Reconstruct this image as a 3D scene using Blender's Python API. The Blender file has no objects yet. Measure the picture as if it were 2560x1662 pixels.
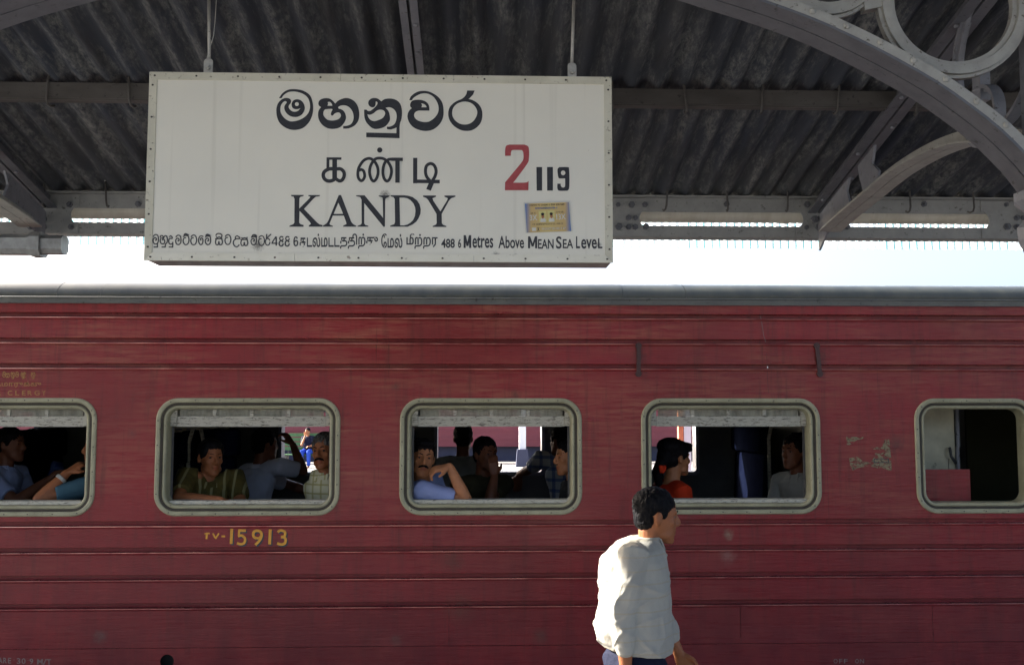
import bpy, bmesh, math, random
from mathutils import Vector, Matrix, noise, Euler
random.seed(7)
D = bpy.data
SC = bpy.context.scene
COL = SC.collection
PI = math.pi

# ------------------------------------------------------------------ camera, sky, sun, exposure
F = 2450.0            # focal length in photograph pixels (photograph is 2560 wide)
CAMZ = 1.95
PITCH = math.atan((1030 - 831) / F)
YAW = math.atan(80 / F)
cam = D.objects.new('camera', D.cameras.new('camera'))
COL.objects.link(cam)
cam.location = (0, 0, CAMZ)
cam.rotation_euler = Euler((PI / 2 + PITCH, 0, -YAW), 'XYZ')
cam.data.sensor_width = 36
cam.data.lens = F / 2560 * 36
cam.data.clip_start = 0.05
cam.data.clip_end = 2000
SC.camera = cam
CR = cam.rotation_euler.to_matrix()

SUN_TO = Vector((-2.0, 0.92, 1.17)).normalized()
sun_l = D.lights.new('sun', 'SUN')
sun_l.energy = 5.0
sun_l.angle = math.radians(0.53)
sun_l.color = (1.0, 0.96, 0.90)
sun = D.objects.new('sun', sun_l)
COL.objects.link(sun)
sun.rotation_euler = SUN_TO.to_track_quat('Z', 'Y').to_euler()
sun.location = (-10, 8, 12)

world = D.worlds.new('World')
SC.world = world
world.use_nodes = True
wn = world.node_tree
wn.nodes.clear()
w_out = wn.nodes.new('ShaderNodeOutputWorld')
w_bg = wn.nodes.new('ShaderNodeBackground')
w_sky = wn.nodes.new('ShaderNodeTexSky')
w_sky.sky_type = 'NISHITA'
w_sky.sun_disc = False
w_sky.sun_elevation = math.asin(SUN_TO.z)
w_sky.sun_rotation = math.atan2(SUN_TO.x, SUN_TO.y)
w_sky.air_density = 0.7
w_sky.dust_density = 6.0
w_sky.ozone_density = 0.6
w_bg.inputs['Strength'].default_value = 0.122
wn.links.new(w_sky.outputs[0], w_bg.inputs[0])
wn.links.new(w_bg.outputs[0], w_out.inputs[0])
SC.view_settings.view_transform = 'Standard'
SC.view_settings.look = 'None'
SC.view_settings.gamma = 1
SC.view_settings.use_curve_mapping = False
SC.view_settings.exposure = 2.3
SC.render.engine = 'CYCLES'
SC.cycles.max_bounces = 8
SC.cycles.diffuse_bounces = 5
SC.cycles.glossy_bounces = 3
SC.cycles.transparent_max_bounces = 12
SC.cycles.use_denoising = True
SC.cycles.sample_clamp_indirect = 6


def at(px, py, Y):
    """point on the world plane y=Y that the photograph shows at pixel (px, py)"""
    d = CR @ Vector(((px - 1280) / F, -(py - 831) / F, -1))
    return Vector((0, 0, CAMZ)) + d * (Y / d.y)


# ------------------------------------------------------------------ materials
def newmat(name):
    m = D.materials.new(name)
    m.use_nodes = True
    nt = m.node_tree
    b = nt.nodes['Principled BSDF']
    return m, nt, b


def N(nt, kind, **kw):
    n = nt.nodes.new(kind)
    for k, v in kw.items():
        setattr(n, k, v)
    return n


def L(nt, a, b):
    nt.links.new(a, b)


def coords(nt, scale=(1, 1, 1), src='Object'):
    tc = N(nt, 'ShaderNodeTexCoord')
    mp = N(nt, 'ShaderNodeMapping')
    mp.inputs['Scale'].default_value = scale
    if src == 'World':
        g = N(nt, 'ShaderNodeNewGeometry')
        L(nt, g.outputs['Position'], mp.inputs[0])
    else:
        L(nt, tc.outputs[src], mp.inputs[0])
    return mp.outputs[0]


def nz(nt, vec, scale, detail=5, rough=.6, dist=0):
    n = N(nt, 'ShaderNodeTexNoise')
    n.inputs['Scale'].default_value = scale
    n.inputs['Detail'].default_value = detail
    n.inputs['Roughness'].default_value = rough
    n.inputs['Distortion'].default_value = dist
    L(nt, vec, n.inputs['Vector'])
    return n.outputs['Fac']


def ramp(nt, fac, p0, p1, c0=(0, 0, 0, 1), c1=(1, 1, 1, 1)):
    r = N(nt, 'ShaderNodeValToRGB')
    r.color_ramp.elements[0].position = p0
    r.color_ramp.elements[1].position = p1
    r.color_ramp.elements[0].color = c0
    r.color_ramp.elements[1].color = c1
    L(nt, fac, r.inputs[0])
    return r.outputs[0]


def mixc(nt, fac, a, b, blend='MIX'):
    m = N(nt, 'ShaderNodeMix', data_type='RGBA', blend_type=blend)
    if isinstance(fac, (int, float)):
        m.inputs[0].default_value = fac
    else:
        L(nt, fac, m.inputs[0])
    for i, v in ((6, a), (7, b)):
        if isinstance(v, (tuple, list)):
            m.inputs[i].default_value = (v[0], v[1], v[2], 1)
        else:
            L(nt, v, m.inputs[i])
    return m.outputs[2]


def mul(nt, a, b, op='MULTIPLY'):
    m = N(nt, 'ShaderNodeMath', operation=op)
    for i, v in ((0, a), (1, b)):
        if isinstance(v, (int, float)):
            m.inputs[i].default_value = v
        else:
            L(nt, v, m.inputs[i])
    return m.outputs[0]


def bump(nt, b, h, strength=.3, dist=.01):
    bp = N(nt, 'ShaderNodeBump')
    bp.inputs['Strength'].default_value = strength
    bp.inputs['Distance'].default_value = dist
    L(nt, h, bp.inputs['Height'])
    L(nt, bp.outputs[0], b.inputs['Normal'])


def near(nt, pos, r):
    """1 at world point pos falling to 0 at distance r"""
    g = N(nt, 'ShaderNodeNewGeometry')
    d = N(nt, 'ShaderNodeVectorMath', operation='DISTANCE')
    L(nt, g.outputs['Position'], d.inputs[0])
    d.inputs[1].default_value = pos
    mr = N(nt, 'ShaderNodeMapRange')
    mr.inputs['From Min'].default_value = 0
    mr.inputs['From Max'].default_value = r
    mr.inputs['To Min'].default_value = 1
    mr.inputs['To Max'].default_value = 0
    L(nt, d.outputs['Value'], mr.inputs['Value'])
    return mr.outputs[0]


def paint(name, c1, c2, scale=8, stretch=(1, 1, 1), rough=.5, metal=0, bmp=.15, lo=.35, hi=.7, c3=None, s3=40, spec=.5):
    m, nt, b = newmat(name)
    v = coords(nt, stretch, 'World')
    f = nz(nt, v, scale)
    col = mixc(nt, ramp(nt, f, lo, hi), c1, c2)
    if c3:
        f3 = nz(nt, coords(nt, (1, 1, 1), 'World'), s3, 6, .7)
        col = mixc(nt, ramp(nt, f3, .60, .68), col, c3)
    L(nt, col, b.inputs['Base Color'])
    b.inputs['Roughness'].default_value = rough
    b.inputs['Metallic'].default_value = metal
    b.inputs['Specular IOR Level'].default_value = spec
    if bmp:
        bump(nt, b, f, bmp, .004)
    return m


M = {}
M['steel_grey'] = paint('steel_grey', (.19, .198, .222), (.25, .256, .28), 14, rough=.5, bmp=.25, c3=(.05, .045, .04), s3=30)
M['steel_mid'] = paint('steel_mid', (.105, .11, .125), (.145, .15, .165), 14, rough=.5, bmp=.25, c3=(.05, .05, .05), s3=30)
M['steel_girder'] = paint('steel_girder', (.27, .275, .265), (.33, .335, .32), 14, rough=.5, bmp=.25, c3=(.1, .1, .09), s3=30)
M['steel_dark'] = paint('steel_dark', (.045, .045, .05), (.085, .085, .085), 12, rough=.55, c3=(.025, .022, .02), s3=25)
M['steel_light'] = paint('steel_light', (.30, .30, .275), (.40, .40, .365), 14, rough=.5, bmp=.2, c3=(.1, .09, .07), s3=35)
M['purlin'] = paint('purlin', (.065, .06, .055), (.11, .105, .10), 10, stretch=(.3, 1, 1), rough=.65, c3=(.03, .03, .03))
M['galv'] = paint('galv', (.35, .36, .35), (.22, .22, .21), 20, rough=.42, metal=.4, bmp=.2)
M['gutter'] = paint('gutter', (.72, .71, .64), (.6, .58, .5), 6, stretch=(3, 1, 1), rough=.45, bmp=.1)
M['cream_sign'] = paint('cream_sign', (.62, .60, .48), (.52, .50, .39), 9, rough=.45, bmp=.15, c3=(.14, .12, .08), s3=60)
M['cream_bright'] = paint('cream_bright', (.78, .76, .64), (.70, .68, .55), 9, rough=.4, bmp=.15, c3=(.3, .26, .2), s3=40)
M['cream_metal'] = paint('cream_metal', (.36, .345, .225), (.26, .25, .16), 9, rough=.45, bmp=.15, c3=(.14, .12, .08), s3=60)
M['ink'] = paint('ink', (.016, .017, .021), (.028, .029, .033), 60, rough=.55, bmp=0)
M['ink_soft'] = paint('ink_soft', (.028, .029, .033), (.05, .05, .055), 90, rough=.6, bmp=0)
M['red_ink'] = paint('red_ink', (.34, .045, .05), (.42, .07, .07), 60, rough=.5, bmp=0)
M['rivet'] = paint('rivet', (.03, .027, .022), (.08, .07, .06), 120, rough=.6, bmp=0)
M['yellow'] = paint('yellow', (.74, .36, .03), (.58, .26, .025), 60, rough=.5, bmp=0)
M['yellow_old'] = paint('yellow_old', (.38, .21, .05), (.27, .10, .04), 90, rough=.6, bmp=0)
M['letter_shadow'] = paint('letter_shadow', (.02, .035, .05), (.035, .05, .055), 60, rough=.6, bmp=0)
M['highlight_pink'] = paint('highlight_pink', (.40, .17, .14), (.20, .04, .04), 9, stretch=(.6, 1, 1), rough=.4, bmp=0, lo=.45, hi=.6)  # pale pink standing for light caught on the groove lips
M['stencil_white'] = paint('stencil_white', (.24, .19, .175), (.15, .09, .085), 150, rough=.6, bmp=0)
M['black'] = paint('black', (.006, .006, .007), (.012, .012, .012), 20, rough=.6, bmp=0)
M['roof_paint'] = paint('roof_paint', (.032, .036, .028), (.060, .062, .044), 5, stretch=(1.5, 1, .3), rough=.34, bmp=.12, c3=(.04, .04, .032), s3=12)
M['drip'] = paint('drip', (.085, .09, .085), (.12, .125, .11), 8, rough=.5, c3=(.03, .03, .025), s3=25)
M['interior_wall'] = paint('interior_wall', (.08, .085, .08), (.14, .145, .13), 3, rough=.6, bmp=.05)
M['interior_ceiling'] = paint('interior_ceiling', (.22, .22, .19), (.16, .16, .14), 3, rough=.7, bmp=0)
M['interior_cream'] = paint('interior_cream', (.62, .60, .44), (.42, .40, .28), 5, rough=.6, bmp=.1, c3=(.10, .09, .06), s3=8)
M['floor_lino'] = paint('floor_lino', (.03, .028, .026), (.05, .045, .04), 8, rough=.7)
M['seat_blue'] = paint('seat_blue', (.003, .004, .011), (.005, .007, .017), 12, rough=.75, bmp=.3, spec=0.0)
M['platform_concrete'] = paint('platform_concrete', (.115, .116, .12), (.16, .162, .165), 1.2, rough=.85, bmp=.3, c3=(.08, .08, .08), s3=3)
M['concrete'] = paint('concrete', (.30, .28, .25), (.40, .38, .34), 1.2, rough=.85, bmp=.3, c3=(.18, .17, .15), s3=3)
M['groove_shade'] = paint('groove_shade', (.030, .024, .016), (.05, .042, .028), 30, rough=.7, bmp=0)  # dark brown standing for the shade inside the window frame groove
M['vestibule_olive'] = paint('vestibule_olive', (.022, .022, .010), (.03, .03, .014), 3, rough=.8, bmp=0, spec=.1)
M['ballast'] = paint('ballast', (.12, .11, .10), (.2, .18, .16), 18, rough=.95, bmp=.8)
M['rail_rust'] = paint('rail_rust', (.12, .06, .04), (.2, .11, .07), 12, rough=.7)
M['white_post'] = paint('white_post', (.72, .74, .78), (.62, .64, .68), 4, rough=.6, bmp=0)
M['orange_post'] = paint('orange_post', (.62, .22, .10), (.5, .15, .07), 4, rough=.6, bmp=0)
M['far_red'] = paint('far_red', (.20, .035, .05), (.155, .028, .04), 1.2, stretch=(1, 1, 4), rough=.5, bmp=0)
M['far_navy'] = paint('far_navy', (.02, .025, .06), (.03, .035, .07), 2, rough=.6, bmp=0)
M['bench_green'] = paint('bench_green', (.06, .16, .06), (.04, .1, .04), 6, rough=.6)
M['steel_strap'] = paint('steel_strap', (.50, .50, .46), (.36, .36, .33), 40, rough=.5, metal=.2, bmp=.2, c3=(.12, .11, .09), s3=70)
M['leaf'] = paint('leaf', (.04, .08, .02), (.09, .12, .03), 3, rough=.7)


def m_carriage():
    m, nt, b = newmat('carriage_red')
    vs = coords(nt, (1.0, 1, 14), 'World')            # long horizontal brush marks
    vv = coords(nt, (9, 1, .8), 'World')               # vertical run marks
    vw = coords(nt, (1, 1, 1), 'World')
    big = nz(nt, vw, 1.1, 3, .5)
    streak = nz(nt, vs, 3.2, 7, .72, .3)
    runs = nz(nt, vv, 3.0, 6, .65)
    speck = nz(nt, vw, 46, 5, .7)
    col = mixc(nt, ramp(nt, big, .35, .68), (.262, .027, .032), (.205, .036, .036))
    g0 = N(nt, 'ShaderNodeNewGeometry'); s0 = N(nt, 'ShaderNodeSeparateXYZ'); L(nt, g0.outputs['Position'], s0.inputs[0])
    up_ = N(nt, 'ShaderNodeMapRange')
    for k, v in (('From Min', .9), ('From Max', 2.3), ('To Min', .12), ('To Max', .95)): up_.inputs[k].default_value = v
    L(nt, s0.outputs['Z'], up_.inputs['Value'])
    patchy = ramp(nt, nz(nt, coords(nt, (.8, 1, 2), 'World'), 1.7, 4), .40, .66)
    col = mixc(nt, mul(nt, mul(nt, ramp(nt, streak, .44, .70), up_.outputs[0]), patchy), col, (.40, .165, .10))  # warm reflections painted along the brush marks, stronger with height
    col = mixc(nt, mul(nt, ramp(nt, runs, .50, .70), .50), col, (.10, .030, .026))
    col = mixc(nt, mul(nt, ramp(nt, nz(nt, coords(nt, (30, 1, .7), 'World'), 2.2, 4), .66, .74), .55), col, (.06, .02, .016))
    # dim low panels: shade painted into the red, blotchy, deeper towards the solebar
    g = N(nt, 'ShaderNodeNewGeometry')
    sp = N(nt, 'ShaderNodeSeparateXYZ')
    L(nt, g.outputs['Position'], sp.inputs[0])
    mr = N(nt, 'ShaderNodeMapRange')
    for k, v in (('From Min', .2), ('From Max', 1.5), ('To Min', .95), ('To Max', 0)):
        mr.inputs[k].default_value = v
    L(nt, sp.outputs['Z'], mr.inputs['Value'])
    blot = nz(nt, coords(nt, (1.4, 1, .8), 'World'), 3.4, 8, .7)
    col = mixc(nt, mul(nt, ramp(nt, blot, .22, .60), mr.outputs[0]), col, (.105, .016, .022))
    col = mixc(nt, ramp(nt, speck, .70, .76), col, (.05, .03, .025))
    # rubbed spots
    for (px, py, r, c) in ((1130, 1400, .16, (.10, .045, .035)), (250, 1590, .09, (.12, .09, .08)), (1820, 1388, .11, (.27, .14, .12)),
                           (1350, 1590, .1, (.1, .06, .05)), (1290, 985, .07, (.05, .03, .025)), (990, 966, .06, (.1, .05, .04)),
                           (2240, 1110, .12, (.07, .035, .035)), (990, 1600, .08, (.11, .07, .06)), (1150, 1520, .2, (.12, .05, .04)),
                           (330, 1085, .06, (.12, .05, .05)), (1597, 895, .10, (.10, .04, .035)), (2047, 895, .12, (.09, .04, .035)),
                           (1822, 1336, .07, (.30, .24, .17))):
        mk = mul(nt, near(nt, at(px, py, 6.2), r), nz(nt, vw, 34, 6, .75))
        col = mixc(nt, mul(nt, ramp(nt, mk, .20, .50), .6), col, c)
    L(nt, col, b.inputs['Base Color'])
    L(nt, ramp(nt, streak, .3, .8, (.20, .20, .20, 1), (.46, .46, .46, 1)), b.inputs['Roughness'])
    b.inputs['Specular IOR Level'].default_value = .26
    hh = mul(nt, nz(nt, vs, 5, 4, .6), .6)
    bump(nt, b, mul(nt, hh, nz(nt, vw, 2.4, 3), 'ADD'), .22, .012)
    return m


def m_sign():
    m, nt, b = newmat('sign_enamel')
    vw = coords(nt, (1, 1, 1), 'World')
    col = mixc(nt, ramp(nt, nz(nt, vw, 2.2, 4), .3, .7), (.78, .755, .64), (.72, .70, .60))
    run = nz(nt, coords(nt, (26, 1, .5), 'World'), 1.0, 3, .5)
    col = mixc(nt, mul(nt, ramp(nt, run, .66, .80), .22), col, (.36, .33, .24))
    col = mixc(nt, ramp(nt, nz(nt, vw, 90, 3, .6), .76, .80), col, (.16, .14, .11))
    for (px, py, r) in ((645, 612, .05), (962, 488, .04), (1497, 612, .022), (700, 642, .03), (1240, 640, .035), (480, 645, .03), (1290, 642, .025)):
        mk = mul(nt, near(nt, at(px, py, 3.6), r), nz(nt, vw, 160, 6, .8))
        col = mixc(nt, mul(nt, ramp(nt, mk, .22, .46), .8), col, (.08, .07, .055))
    L(nt, col, b.inputs['Base Color'])
    b.inputs['Roughness'].default_value = .38
    bump(nt, b, nz(nt, vw, 6, 3), .08, .01)
    return m


def m_roof_sheet():
    m, nt, b = newmat('sooty_sheet')
    vs = coords(nt, (3.6, .45, 1), 'World')
    vw = coords(nt, (1, 1, 1), 'World')
    a = nz(nt, vs, 3.4, 9, .74, .2)
    bb = nz(nt, vw, 1.6, 5, .6)
    c = nz(nt, coords(nt, (2.4, .9, 1), 'World'), 24, 8, .75)
    col = mixc(nt, ramp(nt, bb, .35, .65), (.038, .046, .064), (.058, .062, .068))
    col = mixc(nt, mul(nt, ramp(nt, a, .46, .60), ramp(nt, c, .40, .60)), col, (.20, .205, .195))
    col = mixc(nt, mul(nt, ramp(nt, nz(nt, coords(nt, (5, .5, 1), 'World'), 1.7, 6), .55, .7), .7), col, (.012, .012, .014))
    L(nt, col, b.inputs['Base Color'])
    b.inputs['Roughness'].default_value = .8
    bump(nt, b, c, .5, .006)
    return m


def m_chipped():
    m, nt, b = newmat('chipped_white_paint')
    v = coords(nt, (1, 1, 4), 'World')
    a = nz(nt, v, 22, 10, .82, .3)
    col = mixc(nt, ramp(nt, a, .50, .56), (.46, .45, .38), (.07, .062, .05))
    col = mixc(nt, ramp(nt, nz(nt, v, 4, 3), .3, .7), col, (.34, .33, .28))
    mixn = mixc(nt, ramp(nt, a, .51, .60), (.46, .45, .38), (.09, .08, .065))
    L(nt, mixn, b.inputs['Base Color'])
    b.inputs['Roughness'].default_value = .6
    bump(nt, b, a, .4, .004)
    return m


def m_pane(name, tint, mixf):
    m, nt, b = newmat(name)
    nt.nodes.remove(b)
    out = nt.nodes['Material Output']
    tr = N(nt, 'ShaderNodeBsdfTransparent')
    tr.inputs[0].default_value = (.9, .92, .9, 1)
    df = N(nt, 'ShaderNodeBsdfDiffuse')
    df.inputs[0].default_value = (*tint, 1)
    tl = N(nt, 'ShaderNodeBsdfTranslucent')
    tl.inputs[0].default_value = (*tint, 1)
    gl = N(nt, 'ShaderNodeBsdfGlossy')
    gl.inputs['Roughness'].default_value = .12
    a = N(nt, 'ShaderNodeMixShader'); a.inputs[0].default_value = .5
    L(nt, df.outputs[0], a.inputs[1]); L(nt, tl.outputs[0], a.inputs[2])
    c = N(nt, 'ShaderNodeMixShader')
    L(nt, ramp(nt, nz(nt, coords(nt, (3, 1, 1), 'World'), 7, 5), .3, .7, (mixf * .6,) * 3 + (1,), (min(1, mixf * 1.4),) * 3 + (1,)), c.inputs[0])
    L(nt, tr.outputs[0], c.inputs[1]); L(nt, a.outputs[0], c.inputs[2])
    d = N(nt, 'ShaderNodeMixShader'); d.inputs[0].default_value = .06
    L(nt, c.outputs[0], d.inputs[1]); L(nt, gl.outputs[0], d.inputs[2])
    L(nt, d.outputs[0], out.inputs[0])
    return m


def m_awning():
    m, nt, b = newmat('translucent_sheet')
    nt.nodes.remove(b)
    out = nt.nodes['Material Output']
    g = N(nt, 'ShaderNodeNewGeometry'); sp = N(nt, 'ShaderNodeSeparateXYZ'); L(nt, g.outputs['Position'], sp.inputs[0])
    q = N(nt, 'ShaderNodeMath', operation='FRACT'); L(nt, mul(nt, sp.outputs['X'], 1 / .088), q.inputs[0])
    k = N(nt, 'ShaderNodeMath', operation='LESS_THAN'); L(nt, q.outputs[0], k.inputs[0]); k.inputs[1].default_value = .17
    stripe = mixc(nt, k.outputs[0], (.82, .9, .92), (.20, .48, .50))
    df = N(nt, 'ShaderNodeBsdfDiffuse'); L(nt, stripe, df.inputs[0])
    tl = N(nt, 'ShaderNodeBsdfTranslucent'); L(nt, stripe, tl.inputs[0])
    a = N(nt, 'ShaderNodeMixShader'); a.inputs[0].default_value = .7
    L(nt, df.outputs[0], a.inputs[1]); L(nt, tl.outputs[0], a.inputs[2])
    L(nt, a.outputs[0], out.inputs[0])
    return m


def cloth(name, c1, c2=None, plaid=None, scale=9, rough=.85):
    m, nt, b = newmat(name)
    v = coords(nt, (1, 1, 1), 'Object')
    f = nz(nt, v, scale, 4)
    col = mixc(nt, ramp(nt, f, .3, .7), c1, c2 or tuple(x * .8 for x in c1))
    if plaid:
        pc, fx, fz, w = plaid
        sp = N(nt, 'ShaderNodeSeparateXYZ')
        L(nt, v, sp.inputs[0])
        for ax, fr in (('X', fx), ('Z', fz)):
            if fr:
                s = mul(nt, sp.outputs[ax], fr)
                fr_ = mul(nt, s, 0.0, 'ADD')
                q = N(nt, 'ShaderNodeMath', operation='FRACT')
                L(nt, fr_, q.inputs[0])
                k = N(nt, 'ShaderNodeMath', operation='LESS_THAN')
                L(nt, q.outputs[0], k.inputs[0])
                k.inputs[1].default_value = w
                col = mixc(nt, mul(nt, k.outputs[0], .7), col, pc)
    L(nt, col, b.inputs['Base Color'])
    b.inputs['Roughness'].default_value = rough
    b.inputs['Specular IOR Level'].default_value = .2
    bump(nt, b, nz(nt, v, 26, 4), .35, .01)
    return m


def m_skin(name, c):
    m, nt, b = newmat(name)
    v = coords(nt, (1, 1, 1), 'Object')
    col = mixc(nt, ramp(nt, nz(nt, v, 22, 4), .3, .7), c, tuple(x * .78 for x in c))
    at_ = N(nt, 'ShaderNodeAttribute'); at_.attribute_name = 'tone'
    col = mixc(nt, at_.outputs['Fac'], col, (c[0] * .62, c[1] * .36, c[2] * .38))
    L(nt, col, b.inputs['Base Color'])
    b.inputs['Roughness'].default_value = .5
    b.inputs['Specular IOR Level'].default_value = .3
    bump(nt, b, nz(nt, v, 160, 3), .12, .002)
    return m


def m_hair(name, c=(.003, .003, .004), c2=(.007, .0065, .008)):
    m, nt, b = newmat(name)
    v = coords(nt, (1, 1, .35), 'Object')
    f = nz(nt, v, 70, 5, .7, .6)
    L(nt, mixc(nt, ramp(nt, f, .35, .65), c, c2), b.inputs['Base Color'])
    b.inputs['Roughness'].default_value = .6
    b.inputs['Specular IOR Level'].default_value = .10
    bump(nt, b, f, .8, .008)
    return m


def m_eye():
    m, nt, b = newmat('eye')
    v = coords(nt, (1, 1, 1), 'Object')
    g = N(nt, 'ShaderNodeSeparateXYZ'); L(nt, v, g.inputs[0])
    col = mixc(nt, ramp(nt, g.outputs['Y'], .0066, .0076), (.24, .21, .19), (.015, .009, .006))
    L(nt, col, b.inputs['Base Color'])
    b.inputs['Roughness'].default_value = .3
    b.inputs['Specular IOR Level'].default_value = .3
    return m


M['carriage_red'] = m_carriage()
M['sign'] = m_sign()
M['roof_sheet'] = m_roof_sheet()
M['chipped'] = m_chipped()
M['pane'] = m_pane('dirty_pane', (.50, .50, .42), .70)
M['awning'] = m_awning()
M['hair'] = m_hair('black_hair')
M['hair_grey'] = m_hair('grey_hair', (.035, .034, .033), (.16, .16, .155))
M['eye'] = m_eye()
M['skin'] = m_skin('skin_brown', (.34, .125, .052))
M['skin_dark'] = m_skin('skin_dark_brown', (.19, .070, .036))
M['skin_light'] = m_skin('skin_light_brown', (.44, .185, .085))


# ------------------------------------------------------------------ object helpers
def tag(o, label=None, cat=None, group=None, kind=None):
    if label: o['label'] = label
    if cat: o['category'] = cat
    if group: o['group'] = group
    if kind: o['kind'] = kind
    return o


def empty(name, loc):
    o = D.objects.new(name, None)
    o.empty_display_size = .1
    COL.objects.link(o)
    o.location = loc
    bpy.context.view_layer.update()
    return o


def wloc(o):
    v = Vector(o.location)
    while o.parent:
        o = o.parent
        v += Vector(o.location)
    return v


def link(name, me, mat, parent=None, loc=None, smooth=False, world=True):
    """me in world coordinates; the object's origin goes to loc or to the middle of its base"""
    if world and len(me.vertices):
        if loc is None:
            xs = [v.co for v in me.vertices]
            lo = Vector((min(c.x for c in xs), min(c.y for c in xs), min(c.z for c in xs)))
            hi = Vector((max(c.x for c in xs), max(c.y for c in xs), max(c.z for c in xs)))
            loc = Vector(((lo.x + hi.x) / 2, (lo.y + hi.y) / 2, lo.z))
        loc = Vector(loc)
        me.transform(Matrix.Translation(-loc))
    loc = Vector(loc or (0, 0, 0))
    o = D.objects.new(name, me)
    COL.objects.link(o)
    if mat is not None:
        me.materials.clear()
        me.materials.append(M[mat] if isinstance(mat, str) else mat)
    if smooth:
        me.shade_smooth()
    if parent:
        o.parent = parent
        o.location = loc - wloc(parent)
    else:
        o.location = loc
    return o


def inst(name, src, parent, loc, rot=None, scale=None):
    o = src.copy()
    o.name = name
    COL.objects.link(o)
    o.parent = parent
    o.location = Vector(loc) - (wloc(parent) if parent else Vector())
    if rot is not None: o.rotation_euler = rot
    if scale is not None: o.scale = scale
    return o


class MB:
    def __init__(s):
        s.v = []
        s.f = []

    def add(s, vs, fs):
        k = len(s.v)
        s.v += [tuple(v) for v in vs]
        s.f += [tuple(i + k for i in f) for f in fs]
        return s

    def box(s, lo, hi):
        x0, y0, z0 = lo
        x1, y1, z1 = hi
        return s.add([(x0, y0, z0), (x1, y0, z0), (x1, y1, z0), (x0, y1, z0), (x0, y0, z1), (x1, y0, z1), (x1, y1, z1), (x0, y1, z1)],
                     [(0, 3, 2, 1), (4, 5, 6, 7), (0, 1, 5, 4), (1, 2, 6, 5), (2, 3, 7, 6), (3, 0, 4, 7)])

    def hexa(s, pts):
        return s.add(pts, [(0, 3, 2, 1), (4, 5, 6, 7), (0, 1, 5, 4), (1, 2, 6, 5), (2, 3, 7, 6), (3, 0, 4, 7)])

    def loft(s, rings, cap=True, closed=False):
        n = len(rings[0])
        vs = [p for r in rings for p in r]
        fs = []
        m = len(rings)
        for i in range(m if closed else m - 1):
            for j in range(n):
                a, b = i * n + j, i * n + (j + 1) % n
                c, d = ((i + 1) % m) * n + (j + 1) % n, ((i + 1) % m) * n + j
                fs.append((a, b, c, d))
        if cap and not closed:
            fs.append(tuple(range(n))[::-1])
            fs.append(tuple((m - 1) * n + j for j in range(n)))
        return s.add(vs, fs)

    def tube(s, pts, rad, n=10, round_ends=False, closed=False):
        pts = [Vector(p) for p in pts]
        if not hasattr(rad, '__len__'): rad = [rad] * len(pts)
        rings = []
        up = None
        seq = list(zip(pts, rad))
        m = len(pts)
        for i, (p, r) in enumerate(seq):
            if closed:
                t = (pts[(i + 1) % m] - pts[i - 1]).normalized()
            else:
                t = (pts[min(i + 1, m - 1)] - pts[max(i - 1, 0)]).normalized()
            if up is None:
                up = t.orthogonal().normalized()
            up = (up - t * up.dot(t)).normalized()
            w = t.cross(up)
            ring = lambda c, rr: [c + up * (math.cos(2 * PI * k / n) * rr) + w * (math.sin(2 * PI * k / n) * rr) for k in range(n)]
            if round_ends and i == 0:
                rings.append(ring(p - t * r * .95, r * .3)); rings.append(ring(p - t * r * .7, r * .71))
            rings.append(ring(p, r))
            if round_ends and i == m - 1:
                rings.append(ring(p + t * r * .7, r * .71)); rings.append(ring(p + t * r * .95, r * .3))
        return s.loft(rings, True, closed)

    def ell(s, c, r, rot=None, n=12, m=8):
        c = Vector(c)
        rings = []
        for i in range(1, m):
            a = PI * i / m
            rings.append([c + ((rot @ v) if rot else v) for v in
                          (Vector((r[0] * math.sin(a) * math.cos(2 * PI * k / n), r[1] * math.sin(a) * math.sin(2 * PI * k / n), r[2] * math.cos(a))) for k in range(n))])
        return s.loft(rings)

    def sweep(s, path, nrm, n0, n1, s0, s1, closed=False):
        """box section swept along a plane path: nrm is the plane normal, s is the in-plane offset"""
        nrm = Vector(nrm)
        m = len(path)
        rings = []
        for i in range(m):
            if closed:
                t = (path[(i + 1) % m] - path[i - 1]).normalized()
            else:
                t = (path[min(i + 1, m - 1)] - path[max(i - 1, 0)]).normalized()
            q = t.cross(nrm).normalized()
            p = path[i]
            rings.append([p + nrm * n0 + q * s0, p + nrm * n1 + q * s0, p + nrm * n1 + q * s1, p + nrm * n0 + q * s1])
        return s.loft(rings, True, closed)

    def mesh(s, name='m'):
        me = D.meshes.new(name)
        me.from_pydata(s.v, [], s.f)
        me.update()
        bm = bmesh.new(); bm.from_mesh(me)
        bmesh.ops.recalc_face_normals(bm, faces=bm.faces)
        bm.to_mesh(me); bm.free()
        return me

    def build(s, name, mat, parent=None, loc=None, smooth=False):
        return link(name, s.mesh(name), mat, parent, loc, smooth)


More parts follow.
